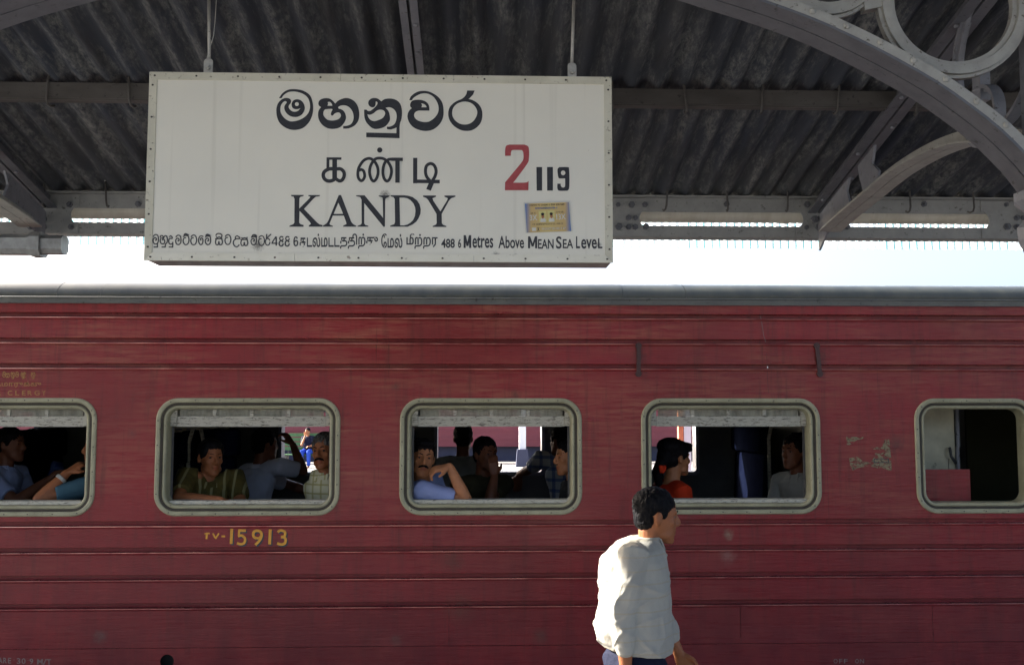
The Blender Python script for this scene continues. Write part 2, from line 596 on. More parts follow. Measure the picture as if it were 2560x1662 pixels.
def catmull(pts, closed=True, k=6):
    """pts: (x,y) or (x,y,'c') for a sharp corner"""
    P = [(p[0], p[1]) for p in pts]
    C = [len(p) > 2 for p in pts]
    n = len(P)
    out = []
    rng = range(n) if closed else range(n - 1)
    for i in rng:
        p1, p2 = P[i], P[(i + 1) % n]
        p0 = P[i - 1] if (closed or i > 0) else p1
        p3 = P[(i + 2) % n] if (closed or i + 2 < n) else p2
        m1 = (0, 0) if C[i] else ((p2[0] - p0[0]) / 2, (p2[1] - p0[1]) / 2)
        m2 = (0, 0) if C[(i + 1) % n] else ((p3[0] - p1[0]) / 2, (p3[1] - p1[1]) / 2)
        if C[i]: m1 = ((p2[0] - p1[0]) * .8, (p2[1] - p1[1]) * .8)
        if C[(i + 1) % n]: m2 = ((p2[0] - p1[0]) * .8, (p2[1] - p1[1]) * .8)
        for j in range(k):
            t = j / k
            h00, h10, h01, h11 = 2 * t ** 3 - 3 * t ** 2 + 1, t ** 3 - 2 * t ** 2 + t, -2 * t ** 3 + 3 * t ** 2, t ** 3 - t ** 2
            out.append((h00 * p1[0] + h10 * m1[0] + h01 * p2[0] + h11 * m2[0], h00 * p1[1] + h10 * m1[1] + h01 * p2[1] + h11 * m2[1]))
    if not closed: out.append(P[-1])
    return out


def curve_fill(contours):
    """filled planar mesh (x, y) from closed contours, holes by even-odd"""
    cu = D.curves.new('fill', 'CURVE')
    cu.dimensions = '2D'
    cu.fill_mode = 'BOTH'
    for c in contours:
        sp = cu.splines.new('POLY')
        sp.points.add(len(c) - 1)
        for i, p in enumerate(c):
            sp.points[i].co = (p[0], p[1], 0, 1)
        sp.use_cyclic_u = True
    ob = D.objects.new('fill', cu)
    COL.objects.link(ob)
    dg = bpy.context.evaluated_depsgraph_get()
    me = D.meshes.new_from_object(ob.evaluated_get(dg))
    D.objects.remove(ob); D.curves.remove(cu)
    return me


def text_mesh(s, bold=0.0, space=1.0):
    cu = D.curves.new('txt', 'FONT')
    cu.body = s
    cu.size = 1
    cu.offset = bold
    cu.space_character = space
    cu.resolution_u = 4
    ob = D.objects.new('txt', cu)
    COL.objects.link(ob)
    dg = bpy.context.evaluated_depsgraph_get()
    me = D.meshes.new_from_object(ob.evaluated_get(dg))
    D.objects.remove(ob); D.curves.remove(cu)
    return me


def to_plane(me, fn):
    for v in me.vertices:
        v.co = fn(v.co.x, v.co.y)
    return me


def fit(me, box, Y, skew=0):
    """stretch a flat text mesh to a pixel box (x0,y0,x1,y1) on plane Y; skew = px drop from left to right"""
    xs = [v.co.x for v in me.vertices]; ys = [v.co.y for v in me.vertices]
    ax, bx, ay, by = min(xs), max(xs), min(ys), max(ys)
    x0, y0, x1, y1 = box
    def f(x, y):
        u = (x - ax) / (bx - ax); w = (y - ay) / (by - ay)
        return at(x0 + u * (x1 - x0), y1 + w * (y0 - y1) + skew * u, Y)
    return to_plane(me, f)


def stroke_mesh(strokes, w, fn, zr, k=6):
    """strokes: lists of (x,y) in crop units; fn maps crop units -> pixel; ribbon of width w laid on plane, rising a hair along its run"""
    mb = MB()
    yy = 0.0
    for st in strokes:
        ww = w
        if isinstance(st, tuple): st, ww = st
        pts = catmull(st, False, k) if len(st) > 2 else st
        # resample corners of two-point strokes unchanged
        m = len(pts)
        a, b = [], []
        for i, p in enumerate(pts):
            q0, q1 = pts[max(i - 1, 0)], pts[min(i + 1, m - 1)]
            dx, dy = q1[0] - q0[0], q1[1] - q0[1]
            l = math.hypot(dx, dy) or 1
            nx, ny = -dy / l * ww / 2, dx / l * ww / 2
            yy += .000012
            P = at(*fn(p[0] + nx, p[1] + ny), zr - yy); Q = at(*fn(p[0] - nx, p[1] - ny), zr - yy)
            a.append(P); b.append(Q)
        vs = a + b
        mb.add(vs, [(i, i + 1, m + i + 1, m + i) for i in range(m - 1)])
        yy += .00006
    me = D.meshes.new('strokes')
    me.from_pydata(mb.v, [], mb.f)
    return me


def oval(cx, cy, rx, ry, n=20, a0=0, a1=360):
    return [(cx + rx * math.cos(math.radians(a0 + (a1 - a0) * i / n)), cy + ry * math.sin(math.radians(a0 + (a1 - a0) * i / n))) for i in range(n + (0 if a1 - a0 == 360 else 1))]

# ================================================================== the place
YT = 6.2                                   # plane of the carriage side
YE = 5.5                                   # plane of the eaves girder
ZE = CAMZ + 1.212                          # roof sheet height at the eaves
SL = .2327                                 # roof slope
def roofz(y): return ZE + SL * (YE - y)
def px2x(px, Y): return at(px, 1030, Y).x
def py2z(py, Y, px=1200): return at(px, py, Y).z

# ---------------------------------------------------------------- ground, platforms, tracks
mb = MB(); mb.box((-160, -60, -1.2), (160, 260, -.80))
tag(mb.build('ground', 'ballast'), kind='structure')
mb = MB(); mb.box((-30, -7, -.82), (30, 5.72, -.012)); mb.box((-30, -7, -.012), (30, 5.74, 0))
tag(mb.build('platform', 'platform_concrete'), kind='structure')
mb = MB(); mb.box((-60, 31.5, -.82), (60, 38.0, 0)); mb.box((-60, 31.45, 0), (60, 31.9, .02))
tag(mb.build('far_platform', 'concrete'), kind='structure')
for k, y in enumerate((6.95, 8.62)):
    mb = MB(); mb.box((-30, y - .035, -.80), (30, y + .035, -.66))
    tag(mb.build('rail', 'rail_rust'), kind='structure')

# ---------------------------------------------------------------- far translucent awning between the platforms
aw = tag(empty('translucent_awning', (0, 11, -.8)), 'pale translucent corrugated awning beyond the train, above the coach roof', 'awning')
mb = MB()
for i in range(9 * 8 + 1):
    pass
sheet_w = .088 * 9
zb = CAMZ + (1030 - 615) / F * 11
vs, fs = [], []
nn = 9 * 6
for i in range(nn + 1):
    x = sheet_w * i / nn
    d = .012 * math.cos(2 * PI * i / 6)
    for (y, z) in ((11.0, zb), (11.03, zb + .42)):
        vs.append((x, y + d, z))
for i in range(nn):
    fs.append((2 * i, 2 * i + 2, 2 * i + 3, 2 * i + 1))
me = D.meshes.new('translucent_sheet'); me.from_pydata(vs, [], fs); me.materials.append(M['awning'])
me.shade_smooth()
for i in range(-15, 15):
    o = D.objects.new('translucent_sheet', me); COL.objects.link(o); o.parent = aw
    o.location = Vector((i * (sheet_w - .03), 0, .003 * (i % 2))) - Vector((0, 11, -.8))
for x in (-9.5, 9.5):
    mb = MB(); mb.box((x - .05, 12.4, -.8), (x + .05, 12.5, zb + .38)); mb.build('post', 'white_post', aw)
mb = MB(); mb.box((-11.6, 12.42, zb + .31), (11.6, 12.48, zb + .37)); mb.build('beam', 'white_post', aw)

# ---------------------------------------------------------------- far red train, bench and pillar on the far platform
YF = 39.5
ft = tag(empty('far_carriage', (0, YF + 1.4, -.8)), 'long red coach on the far track, seen through the near coach windows', 'train')
zlo = 1.95 - 85 / F * YF
mb = MB(); mb.box((-24, YF, zlo), (24, YF + 2.8, 3.3)); mb.build('body', 'far_red', ft)
mb = MB()
for k in (0, 1, 2): mb.box((-24, YF - .03, zlo + .25 + k * .35), (24, YF + .0, zlo + .29 + k * .35))
mb.build('moulding', 'far_red', ft)
mb = MB(); mb.box((-24, YF + .3, zlo - .62), (24, YF + 2.4, zlo - .01)); mb.build('underframe', 'far_navy', ft)
mb = MB(); rr = [[Vector((x, YF + 1.4 + 1.5 * math.cos(a), 3.3 + .55 * math.sin(a))) for a in [PI * k / 10 for k in range(11)]] for x in (-24, 24)]
mb.loft(rr); mb.build('roof', 'steel_grey', ft)
for k in range(-10, 11):
    mb = MB(); mb.box((k * 2.2 - .5, YF - .02, 1.95), (k * 2.2 + .5, YF + .02, 2.75)); mb.build('window', 'black', ft)

YC = 35.5
cx = px2x(1306, YC)
fc = tag(empty('platform_pillar', (cx, YC, 0)), 'slim white pillar on the far platform, seen through the middle window', 'pillar')
mb = MB(); mb.box((cx - .12, YC - .12, .62), (cx + .12, YC + .12, 4.2)); mb.build('shaft', 'white_post', fc)
mb = MB(); mb.hexa([(cx - .24, YC - .24, 0), (cx + .24, YC - .24, 0), (cx + .24, YC + .24, 0), (cx - .24, YC + .24, 0),
                    (cx - .19, YC - .19, .62), (cx + .19, YC - .19, .62), (cx + .19, YC + .19, .62), (cx - .19, YC + .19, .62)])
mb.build('plinth', 'far_navy', fc)
for (pxa, w, mt, lb) in ((1718, .10, 'white_post', 'pale post seen past the seated girl, right of the orange post'), (1702, .07, 'orange_post', 'orange post seen past the seated girl'),
                         (738, .0, None, ''), (704, .0, None, '')):
    if not mt: continue
    x = px2x(pxa, 14)
    mb = MB(); mb.box((x - w / 2, 14, -.8), (x + w / 2, 14.1, 3.4))
    tag(mb.build('signal_post', mt), lb, 'post')
bx = px2x(770, 35)
be = tag(empty('platform_bench', (bx, 35.3, 0)), 'green slatted bench on the far platform under the seated person', 'bench')
for k in range(3):
    mb = MB(); mb.box((bx - .9, 35.05 + k * .14, .44), (bx + 1.0, 35.16 + k * .14, .47)); mb.build('seat_slat', 'bench_green', be)
for k in range(4):
    mb = MB(); mb.box((bx - .9, 35.5, .6 + k * .16), (bx + 1.0, 35.53, .72 + k * .16)); mb.build('back_slat', 'bench_green', be)
for s in (-.8, .9):
    mb = MB(); mb.box((bx + s, 35.08, 0), (bx + s + .05, 35.52, .438)); mb.box((bx + s, 35.54, 0), (bx + s + .05, 35.58, 1.2)); mb.build('leg', 'steel_dark', be)

# trees far beyond, a soft green mass over the far train (seen only in the upper panes)
def tree(x, y, h, lb):
    t = tag(empty('tree', (x, y, -.8)), lb, 'tree', 'trees behind the far train')
    mb = MB(); mb.tube([(x, y, -.8), (x + .1, y, h * .3), (x - .1, y, h * .6)], [.28, .2, .1], 8)
    for a in range(5):
        an = a * 1.3
        mb.tube([(x, y, h * .35), (x + math.cos(an) * 1.4, y + math.sin(an) * 1.4, h * .6)], [.1, .04], 6)
    mb.build('trunk', 'rail_rust', t)
    mb = MB()
    rnd = random.Random(int(x * 10))
    for k in range(1500):
        u = Vector((rnd.gauss(0, 1), rnd.gauss(0, 1), rnd.gauss(0, 1))).normalized() * (rnd.random() ** .4)
        cl = Vector((math.sin(k % 7) * .9, math.cos(k % 5) * .9, (k % 6) * .35 - .9))
        c = Vector((x, y, h * .68)) + Vector((u.x * 1.9, u.y * 1.9, u.z * 1.4)) + cl
        a = Vector((rnd.gauss(0, 1), rnd.gauss(0, 1), rnd.gauss(0, 1))).normalized() * .16
        b = a.orthogonal().normalized() * .1
        mb.add([c - a, c + b, c + a, c - b], [(0, 1, 2, 3)])
    tag(mb.build('crown', 'leaf', t), kind='stuff')
for k, (x, h, lb) in enumerate(((-13, 5.6, 'leftmost bushy tree behind the far red coach'), (-5, 5.0, 'smallest bushy tree behind the far red coach'), (4, 5.8, 'tallest bushy tree behind the far red coach'), (12, 5.2, 'rightmost bushy tree behind the far red coach'))):
    tree(x, 47 + (k % 2) * 2, h, lb)

# ---------------------------------------------------------------- platform canopy: sheets, purlins, hook bolts
pc = tag(empty('platform_canopy', (0, 2, 0)), 'dark sooty corrugated roof over the near platform on grey purlins', 'canopy')
PITCHX = .118
AMP = .021
SW = PITCHX * 10
SLEN = 2.38
vs, fs = [], []
nx, ny = 10 * 10, 6
for j in range(ny + 1):
    for i in range(nx + 1):
        x = SW * i / nx
        vs.append((x, SLEN * j / ny, AMP * math.cos(2 * PI * i / 10)))
W_ = nx + 1
for j in range(ny):
    for i in range(nx):
        fs.append((j * W_ + i, j * W_ + i + 1, (j + 1) * W_ + i + 1, (j + 1) * W_ + i))
shm = D.meshes.new('roof_sheet'); shm.from_pydata(vs, [], fs)
shm.shade_smooth()
shm.materials.append(M['roof_sheet'])
ang = -math.atan(SL)
for r in range(4):
    for c in range(-6, 7):
        o = D.objects.new('roof_sheet', shm)
        COL.objects.link(o); o.parent = pc
        # each row laps over the one below, each column over its neighbour
        y0 = YE + .05 - (r + 1) * (SLEN - .14) * math.cos(ang)
        z0 = roofz(y0) + AMP + .006 + .005 * r + .004 * (c % 2)
        o.location = Vector((c * (PITCHX * 9) - .31 + random.uniform(-.004, .004), y0, z0)) - Vector((0, 2, 0))
        o.rotation_euler = (ang + random.uniform(-.001, .001), 0, 0)
purl_y = [4.36, 3.22, 2.08, .94, -.2, -1.34, -2.48]
for y in purl_y:
    z = roofz(y)
    mb = MB()
    mb.box((-7, y - .004, z - .075), (7.3, y + .004, z - .004))      # web facing the platform
    mb.box((-7, y + .004, z - .079), (7.3, y + .055, z - .071))      # lower flange
    mb.build('purlin', 'purlin', pc)
hb = MB(); hb.tube([(0, 0, .05), (0, -.014, .01), (0, -.016, -.08), (0, -.006, -.100), (0, .02, -.104), (0, .04, -.094)], .0055, 7)
hbm = hb.mesh('hook_bolt'); hbm.materials.append(M['purlin']); hbm.shade_smooth()
hb0 = D.objects.new('hook_bolt', hbm)
first = True
for (y, zo, x0, dx) in ((4.36, -.004, px2x(100, 4.36), .358), (5.43, .012, px2x(1674, 5.43) - 12 * .3477, .3477)):
    for k in range(-6, 26):
        x = x0 + k * dx + random.uniform(-.015, .015)
        if not (-4.4 < x < 4.4): continue
        if first:
            COL.objects.link(hb0); hb0.parent = pc; o = hb0; first = False
        else:
            o = hb0.copy(); COL.objects.link(o)
        o.location = Vector((x, y - .002, roofz(y) + zo)) - Vector((0, 2, 0))
        o.rotation_euler = (0, random.uniform(-.12, .12), random.uniform(-.25, .25))

# ---------------------------------------------------------------- eaves girder
gd = tag(empty('eaves_girder', (0, YE, 2.9)), 'grey riveted open girder along the canopy edge with gusset plates and nuts', 'girder')
z1, z2 = py2z(493, YE), py2z(527, YE)
z3, z4 = py2z(562, YE), py2z(590, YE)
for (a, b, nm) in ((z2, z1, 'top_chord'), (z4, z3, 'bottom_chord')):
    mb = MB(); mb.box((-7, YE - .004, a), (7.3, YE + .004, b))
    if nm == 'top_chord': mb.box((-7, YE - .055, b), (7.3, YE + .02, b + .007))
    else: mb.box((-7, YE + .004, a - .001), (7.3, YE + .09, a + .007))
    mb.build(nm, 'steel_girder', gd)
bolt = MB()
bolt.tube([(0, 0, 0), (0, -.010, 0)], .0145, 6)
bolt.tube([(0, -.010, 0), (0, -.020, 0)], .0075, 8)
boltm = bolt.mesh('bolt'); boltm.materials.append(M['steel_mid'])
bolt_first = [None]
def put_bolt(parent, p, s=1):
    o = D.objects.new('bolt', boltm); COL.objects.link(o); o.parent = parent
    o.location = Vector(p) - wloc(parent); o.scale = (s * 1.2, s * 1.2, s * 1.2); o.rotation_euler = (0, random.uniform(0, 1), 0)
def gusset(pxa, pxb, bolts):
    xa, xb = px2x(pxa, YE), px2x(pxb, YE)
    zc = (z2 + z3) / 2; r = (z2 - z3) / 2 + .012
    def contour():
        c = []
        c += [(xa, z1 - .004), (xb, z1 - .004), (xb, z2 + .012)]
        c += [(xb - r * 1.0 * math.sin(a) * .9, zc + r * math.cos(a)) for a in [PI * k / 10 for k in range(1, 10)]]
        c += [(xb, z3 - .012), (xb, z4), (xa, z4), (xa, z3 - .012)]
        c += [(xa + r * 1.0 * math.sin(a) * .9, zc - r * math.cos(a)) for a in [PI * k / 10 for k in range(1, 10)]]
        c += [(xa, z2 + .012)]
        return c
    cc = contour()
    mb = MB(); mb.loft([[Vector((x, YE - .012, z)) for x, z in cc], [Vector((x, YE - .0045, z)) for x, z in cc]], cap=False)
    me = curve_fill([cc])
    vs = [(v.co.x, YE - .012, v.co.y) for v in me.vertices]
    mb.add(vs, [tuple(p.vertices) for p in me.polygons])
    mb.build('gusset_plate', 'steel_girder', gd)
    for (px, py, s) in bolts:
        put_bolt(gd, at(px, py, YE - .012), s)
for base in (1575 - 970 * 2, 1575 - 970, 1575, 1575 + 970, 1575 + 970 * 2):
    o_ = base - 1575
    gusset(1500 + o_, 1624 + o_, [(x + o_, y, s) for (x, y, s) in ((1545, 512, .8), (1579, 512, 1.1), (1612, 512, 1), (1571, 545, 1), (1588, 545, .9), (1547, 567, 1.2), (1571, 568, 1), (1588, 568, 1), (1614, 567, 1.1))])
for base in (2060, 1090, 120, 120 - 970, 3030):
    o_ = base - 2060
    gusset(1998 + o_, 2122 + o_, [(x + o_, y, s) for (x, y, s) in ((2017, 512, 1.1), (2016, 569, .8), (2049, 548, 1.2), (2047, 568, 1.3), (2115, 512, 1.0), (2118, 568, .9))])
for px in (1816, 2309, 346, 1300, 700):
    put_bolt(gd, at(px, 511, YE - .004), 1)
for (a, b) in ((1762, 1790), (1792, 1850), (1868, 1889)):
    pass

# ---------------------------------------------------------------- gutter behind the girder
gt = tag(empty('roof_gutter', (0, 5.68, 3.0)), 'pale half round gutter hanging behind the eaves girder', 'gutter')
yg, rg = 5.66, .07
zg = py2z(553, 5.66) + rg
cs = [(yg + rg * math.cos(a), zg + rg * math.sin(a)) for a in [PI + PI * k / 12 for k in range(13)]]
ci = [(yg + (rg - .004) * math.cos(a), zg + (rg - .004) * math.sin(a)) for a in [2 * PI - PI * k / 12 for k in range(13)]]
for k in range(-4, 5):
    mb = MB(); x0, x1 = k * 1.8, k * 1.8 + 1.792
    mb.loft([[Vector((x, y, z)) for y, z in cs + ci] for x in (x0, x1)])
    mb.build('gutter_length', 'gutter', gt, smooth=False)
    mb = MB(); c2 = [(yg + (rg + .004) * math.cos(a), zg + (rg + .004) * math.sin(a)) for a in [PI + PI * k_ / 12 for k_ in range(13)]]
    c3 = [(yg + (rg + .001) * math.cos(a), zg + (rg + .001) * math.sin(a)) for a in [2 * PI - PI * k_ / 12 for k_ in range(13)]]
    mb.loft([[Vector((x, y, z)) for y, z in c2 + c3] for x in (x0 - .018, x0 + .018)])
    mb.build('gutter_joint', 'gutter', gt)

# ---------------------------------------------------------------- trusses: rafter + curved bracket with rings, in planes of constant X
def truss(X, lb, heavy=True):
    t = tag(empty('roof_truss', (X, YE, 2.9)), lb, 'truss', 'canopy trusses')
    w = .055 if heavy else .036
    path = [Vector((X, y, roofz(y) - (.082 if heavy else .080))) for y in (YE - .02, 4.36, 3.2, 2.0, .9, -.2, -2.5)]
    for sgn in (-1, 1):
        mb = MB()
        # angle iron: horizontal leg + upright leg
        mb.sweep(path, (1, 0, 0), min(sgn * .006, sgn * w), max(sgn * .006, sgn * w), 0, .008)
        mb.sweep(path, (1, 0, 0), min(sgn * .006, sgn * .013), max(sgn * .006, sgn * .013), .0085, .074)
        mb.build('rafter_angle', 'steel_mid' if heavy else 'steel_grey', t)
    mb = MB()
    n = 16 if heavy else 22
    for k in range(n):
        y = 5.3 - k * (.26 if heavy else .19)
        sg = 1 if (k % 2 and heavy) else (1 if not heavy else -1)
        p = Vector((X + sg * w * .6, y, roofz(y) - .082 - .006))
        mb.ell(p, (.011, .011, .008), n=8, m=5)
    tag(mb.build('rivets', 'steel_grey', t), kind='stuff')
    if not heavy: return t
    # curved bracket from the girder node back to the arcade column
    pts = [(px, py) for (px, py) in ((2084, 571), (2120, 538), (2185, 484), (2262, 421), (2345, 372), (2420, 343))]
    P = []
    for px, py in pts:
        Y = 1.93 / math.tan(math.atan((px - 1280) / F) + YAW)
        P.append((Y, CAMZ + (1030 - py) / F * Y))
    P += [(3.65, P[-1][1] - .035), (3.42, P[-1][1] - .10), (3.24, P[-1][1] - .21)]
    P = catmull(P, False, 5)
    path = [Vector((X, y, z)) for y, z in P]
    for sgn in (-1, 1):
        mb = MB()
        mb.sweep(path, (1, 0, 0), min(sgn * .002, sgn * .062), max(sgn * .002, sgn * .062), 0, .008)
        mb.sweep(path, (1, 0, 0), min(sgn * .002, sgn * .010), max(sgn * .002, sgn * .010), .0085, .055)
        mb.build('bracket_flange', 'steel_light', t)
    # web plate between bracket and rafter near the node, with a scalloped edge
    def brz(y):
        for (a, b) in zip(P[:-1], P[1:]):
            if b[0] <= y <= a[0]:
                return a[1] + (b[1] - a[1]) * (a[0] - y) / (a[0] - b[0] + 1e-9)
        return P[-1][1]
    ys = [5.46, 5.3, 5.15, 5.0]
    cc = [(5.46, brz(5.46) + .055), (5.2, brz(5.2) + .055), (4.98, brz(4.98) + .055), (5.02, brz(5.0) + .13), (4.98, roofz(4.98) - .11), (5.2, roofz(5.2) - .11), (5.46, roofz(5.46) - .11)]
    cc2 = [(4.80, brz(4.8) + .055), (4.62, brz(4.62) + .055), (4.60, brz(4.6) + .09), (4.68, brz(4.66) + .15), (4.64, roofz(4.64) - .11), (4.86, roofz(4.86) - .11), (4.84, brz(4.84) + .14)]
    for c in (cc, cc2):
        mb = MB(); mb.loft([[Vector((x, y, z)) for y, z in c] for x in (X - .006, X + .006)]); mb.build('web_plate', 'steel_grey', t)
    # rings between bracket and rafter
    for (yc, zc, r) in ((3.52, CAMZ + 1.345, .285), (3.62, CAMZ + 1.03 + .10, .105)):
        ring = [Vector((X, yc + r * math.cos(a), zc + r * math.sin(a))) for a in [2 * PI * k / 40 for k in range(40)]]
        mb = MB(); mb.sweep(ring, (1, 0, 0), -.022, .022, 0, .014, True); mb.sweep(ring, (1, 0, 0), -.008, .008, -.014, -.0005, True)
        mb.build('ring', 'steel_grey', t, smooth=False)
    mb = MB(); mb.box((X - .02, 3.60, CAMZ + 1.19), (X + .02, 3.66, CAMZ + 1.30)); mb.ell((X, 3.63, CAMZ + 1.235), (.035, .035, .02)); mb.build('boss', 'steel_grey', t)
    put_bolt(t, (X - .03, YE - .05, py2z(548, YE)), 1.3)
    return t
truss(1.93, 'grey steel rafter and curved bracket right of the sign')
truss(-2.42, 'grey steel rafter and curved bracket meeting the girder at the left edge')
truss(-.28, 'slim grey rafter behind the middle of the sign', heavy=False)
truss(4.28, 'grey steel rafter and curved bracket beyond the right edge')

# ---------------------------------------------------------------- arcade: columns and ringed arch along the platform
YA = 3.1
ac = tag(empty('arcade_arch', (-.311, YA, 2.4)), 'wide riveted iron arch with cast rings spanning the platform above the sign', 'arch')
ACX, ACZ, AR = -.268, .267, 3.272
def arcpath(cx, cz, r, a0, a1, n, Y):
    return [Vector((cx + r * math.sin(a), Y, cz + r * math.cos(a))) for a in [math.radians(a0 + (a1 - a0) * k / n) for k in range(n + 1)]]
HA = 42
def arad(a):
    T = ((0, -.01), (12, -.014), (19, -.012), (25, .008), (33, .020), (37, .012), (39.5, -.006), (41.4, -.03), (46, -.10))
    g = abs(math.degrees(a))
    for (p, q) in zip(T[:-1], T[1:]):
        if g <= q[0]: return AR + p[1] + (q[1] - p[1]) * (g - p[0]) / (q[0] - p[0])
    return AR - .1
pth = [Vector((ACX + arad(a) * math.sin(a), 0, ACZ + arad(a) * math.cos(a))) for a in [math.radians(-HA + 2 * HA * k / 72) for k in range(73)]]
for (y0, y1) in ((YA + .025, YA + .109), (YA + .115, YA + .2)):
    mb = MB(); mb.sweep(pth, (0, 1, 0), y0, y1, 0, .009)
    mb.build('arch_flange', 'steel_mid', ac)
for (y0, y1) in ((YA + .101, YA + .1095), (YA + .1145, YA + .123)):
    mb = MB(); mb.sweep(pth, (0, 1, 0), y0, y1, .0095, .062)
    mb.build('arch_upright', 'steel_light', ac)
mb = MB(); mb.sweep(pth, (0, 1, 0), YA + .025, YA + .032, .0095, .042); mb.build('arch_lip', 'steel_light', ac)
mb = MB()
for k in range(-21, 22):
    a = math.radians(k * 2.15 + .8)
    r = arad(a) + .028
    mb.ell((ACX + r * math.sin(a), YA + .023, ACZ + r * math.cos(a)), (.012, .008, .012), n=8, m=5)
tag(mb.build('rivets', 'steel_light', ac), kind='stuff')
SPR = 790.0
for sgn in (1, -1):
    for (pcx, pcy, rp) in ((2380, 12, 192), (2066, -84, 136), (1838, -148, 102)):
        c = at(pcx, pcy, YA + .1)
        X = c.x if sgn > 0 else 2 * ACX - c.x
        r = rp / F * (YA + .1)
        ring = [Vector((X + r * math.cos(a), 0, c.z + r * math.sin(a))) for a in [2 * PI * k / 56 for k in range(56)]]
        mb = MB(); mb.sweep(ring, (0, 1, 0), YA + .075, YA + .125, 0.0, .030, True)
        mb.sweep(ring, (0, 1, 0), YA + .088, YA + .112, .0305, .046, True)
        mb.sweep(ring, (0, 1, 0), YA + .088, YA + .112, -.0005, -.012, True)
        mb.build('cast_ring', 'steel_light', ac)
    ja = at(2182, 0, YA + .1)
    X = ja.x if sgn > 0 else 2 * ACX - ja.x
    mb = MB(); mb.hexa([(X - .035, YA + .08, ja.z - .045), (X + .03, YA + .08, ja.z - .03), (X + .03, YA + .12, ja.z - .03), (X - .035, YA + .12, ja.z - .045),
                        (X - .05, YA + .08, ja.z + .09), (X + .04, YA + .08, ja.z + .09), (X + .04, YA + .12, ja.z + .09), (X - .05, YA + .12, ja.z + .09)])
    mb.build('ring_joint', 'steel_light', ac)
mb = MB(); mb.box((-7, YA + .04, roofz(YA) - .22), (7.3, YA + .16, roofz(YA) - .1)); mb.build('top_rail', 'steel_grey', ac)
for X in (1.93, -2.42 - .02):
    c = tag(empty('platform_column', (X, YA + .1, 0)), 'fluted iron column carrying the arch, outside the picture on the %s' % ('right' if X > 0 else 'left'), 'column')
    prof = [(.14, 0), (.14, .25), (.10, .32), (.085, .4), (.075, 2.2), (.095, 2.28), (.08, 2.32), (.085, 2.44), (.09, 2.48), (.110, 2.53), (.114, 2.57), (.09, 2.60), (.08, 2.62), (.10, 2.64), (.12, 2.66), (.12, 2.69)]
    mb = MB(); mb.loft([[Vector((X + r * math.cos(2 * PI * k / 24) * (1 if k % 2 else .94), YA + .1 + r * math.sin(2 * PI * k / 24) * (1 if k % 2 else .94), z)) for k in range(24)] for r, z in prof])
    mb.build('shaft', 'steel_grey', c)
    mb = MB(); mb.box((X - .06, YA + .04, 2.69), (X + .06, YA + .16, roofz(YA) - .225)); mb.build('capital', 'steel_grey', c)

# ---------------------------------------------------------------- square duct entering at the left
dc = tag(empty('square_duct', (-3.2, 5.2, 2.7)), 'pale square metal pipe with a collar, ending under the left girder node', 'duct')
YD = 5.15
xa = px2x(-700, YD); xe = px2x(132, YD)
zt, zbm = py2z(582, YD, 132), py2z(632, YD, 132)
def sq(x0, x1, g, nm, mt):
    mb = MB()
    zc_, hh = (zt + zbm) / 2, (zt - zbm) / 2 + g
    yc_ = YD + .07
    oct_ = [(-1, -.55), (-.55, -1), (.55, -1), (1, -.55), (1, .55), (.55, 1), (-.55, 1), (-1, .55)]
    mb.loft([[Vector((x, yc_ + a * (hh), zc_ + b * hh)) for a, b in oct_] for x in (x0, x1)])
    return mb.build(nm, mt, dc)
sq(xa, xe - .16, 0, 'pipe', 'galv'); sq(xe - .1605, xe - .11, .012, 'collar', 'galv'); sq(xe - .1095, xe, -.004, 'outlet', 'galv')
sq(xe - .175, xe - .1615, .006, 'collar', 'galv')

# ---------------------------------------------------------------- the station sign
YS = 3.6
sg = tag(empty('station_sign', at(946, 650, YS + .08)), 'large hanging white station name board lettered in three scripts', 'sign')
c_tl, c_tr, c_br, c_bl = at(373, 183, YS), at(1529, 191, YS), at(1532, 657, YS), at(361, 651, YS)
XL, XR = (c_tl.x + c_bl.x) / 2, (c_tr.x + c_br.x) / 2
ZT, ZB = (c_tl.z + c_tr.z) / 2, (c_bl.z + c_br.z) / 2
TH = .165
def sx(u): return XL + (XR - XL) * u
mb = MB(); mb.box((XL + .004, YS + .0065, ZB + .004), (XR - .004, YS + TH, ZT - .004)); mb.build('box_casing', 'galv', sg)
fw = .0285
mb = MB(); mb.box((XL + fw - .004, YS + .0015, ZB + fw - .004), (XR - fw + .004, YS + .006, ZT - fw + .004)); mb.build('face_panel', 'sign', sg)
def strip(pts, nm='frame_strip', mt='cream_sign'):
    mb = MB(); mb.hexa([Vector((x, YS - .0025, z)) for x, z in pts] + [Vector((x, YS + .0062, z)) for x, z in pts]); mb.build(nm, mt, sg)
g_ = .0006
ins = fw
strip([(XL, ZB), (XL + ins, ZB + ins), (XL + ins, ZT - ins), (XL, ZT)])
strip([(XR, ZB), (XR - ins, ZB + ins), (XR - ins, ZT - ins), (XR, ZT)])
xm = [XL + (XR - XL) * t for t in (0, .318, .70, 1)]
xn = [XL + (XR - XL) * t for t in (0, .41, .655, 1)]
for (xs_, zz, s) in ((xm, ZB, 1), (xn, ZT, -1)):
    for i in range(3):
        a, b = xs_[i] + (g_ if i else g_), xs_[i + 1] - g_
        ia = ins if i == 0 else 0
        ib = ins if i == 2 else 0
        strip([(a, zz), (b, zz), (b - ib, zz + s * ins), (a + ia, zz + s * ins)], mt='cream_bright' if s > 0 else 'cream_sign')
mb = MB()
def riv(x, z, r=.0042):
    mb.ell((x, YS - .003, z), (r, .003, r), n=8, m=4)
for k in range(12):
    riv(XL + .02 + k * (XR - XL - .04) / 11 , ZT - .014); riv(XL + .02 + k * (XR - XL - .04) / 11 + random.uniform(-.004, .004), ZB + .013)
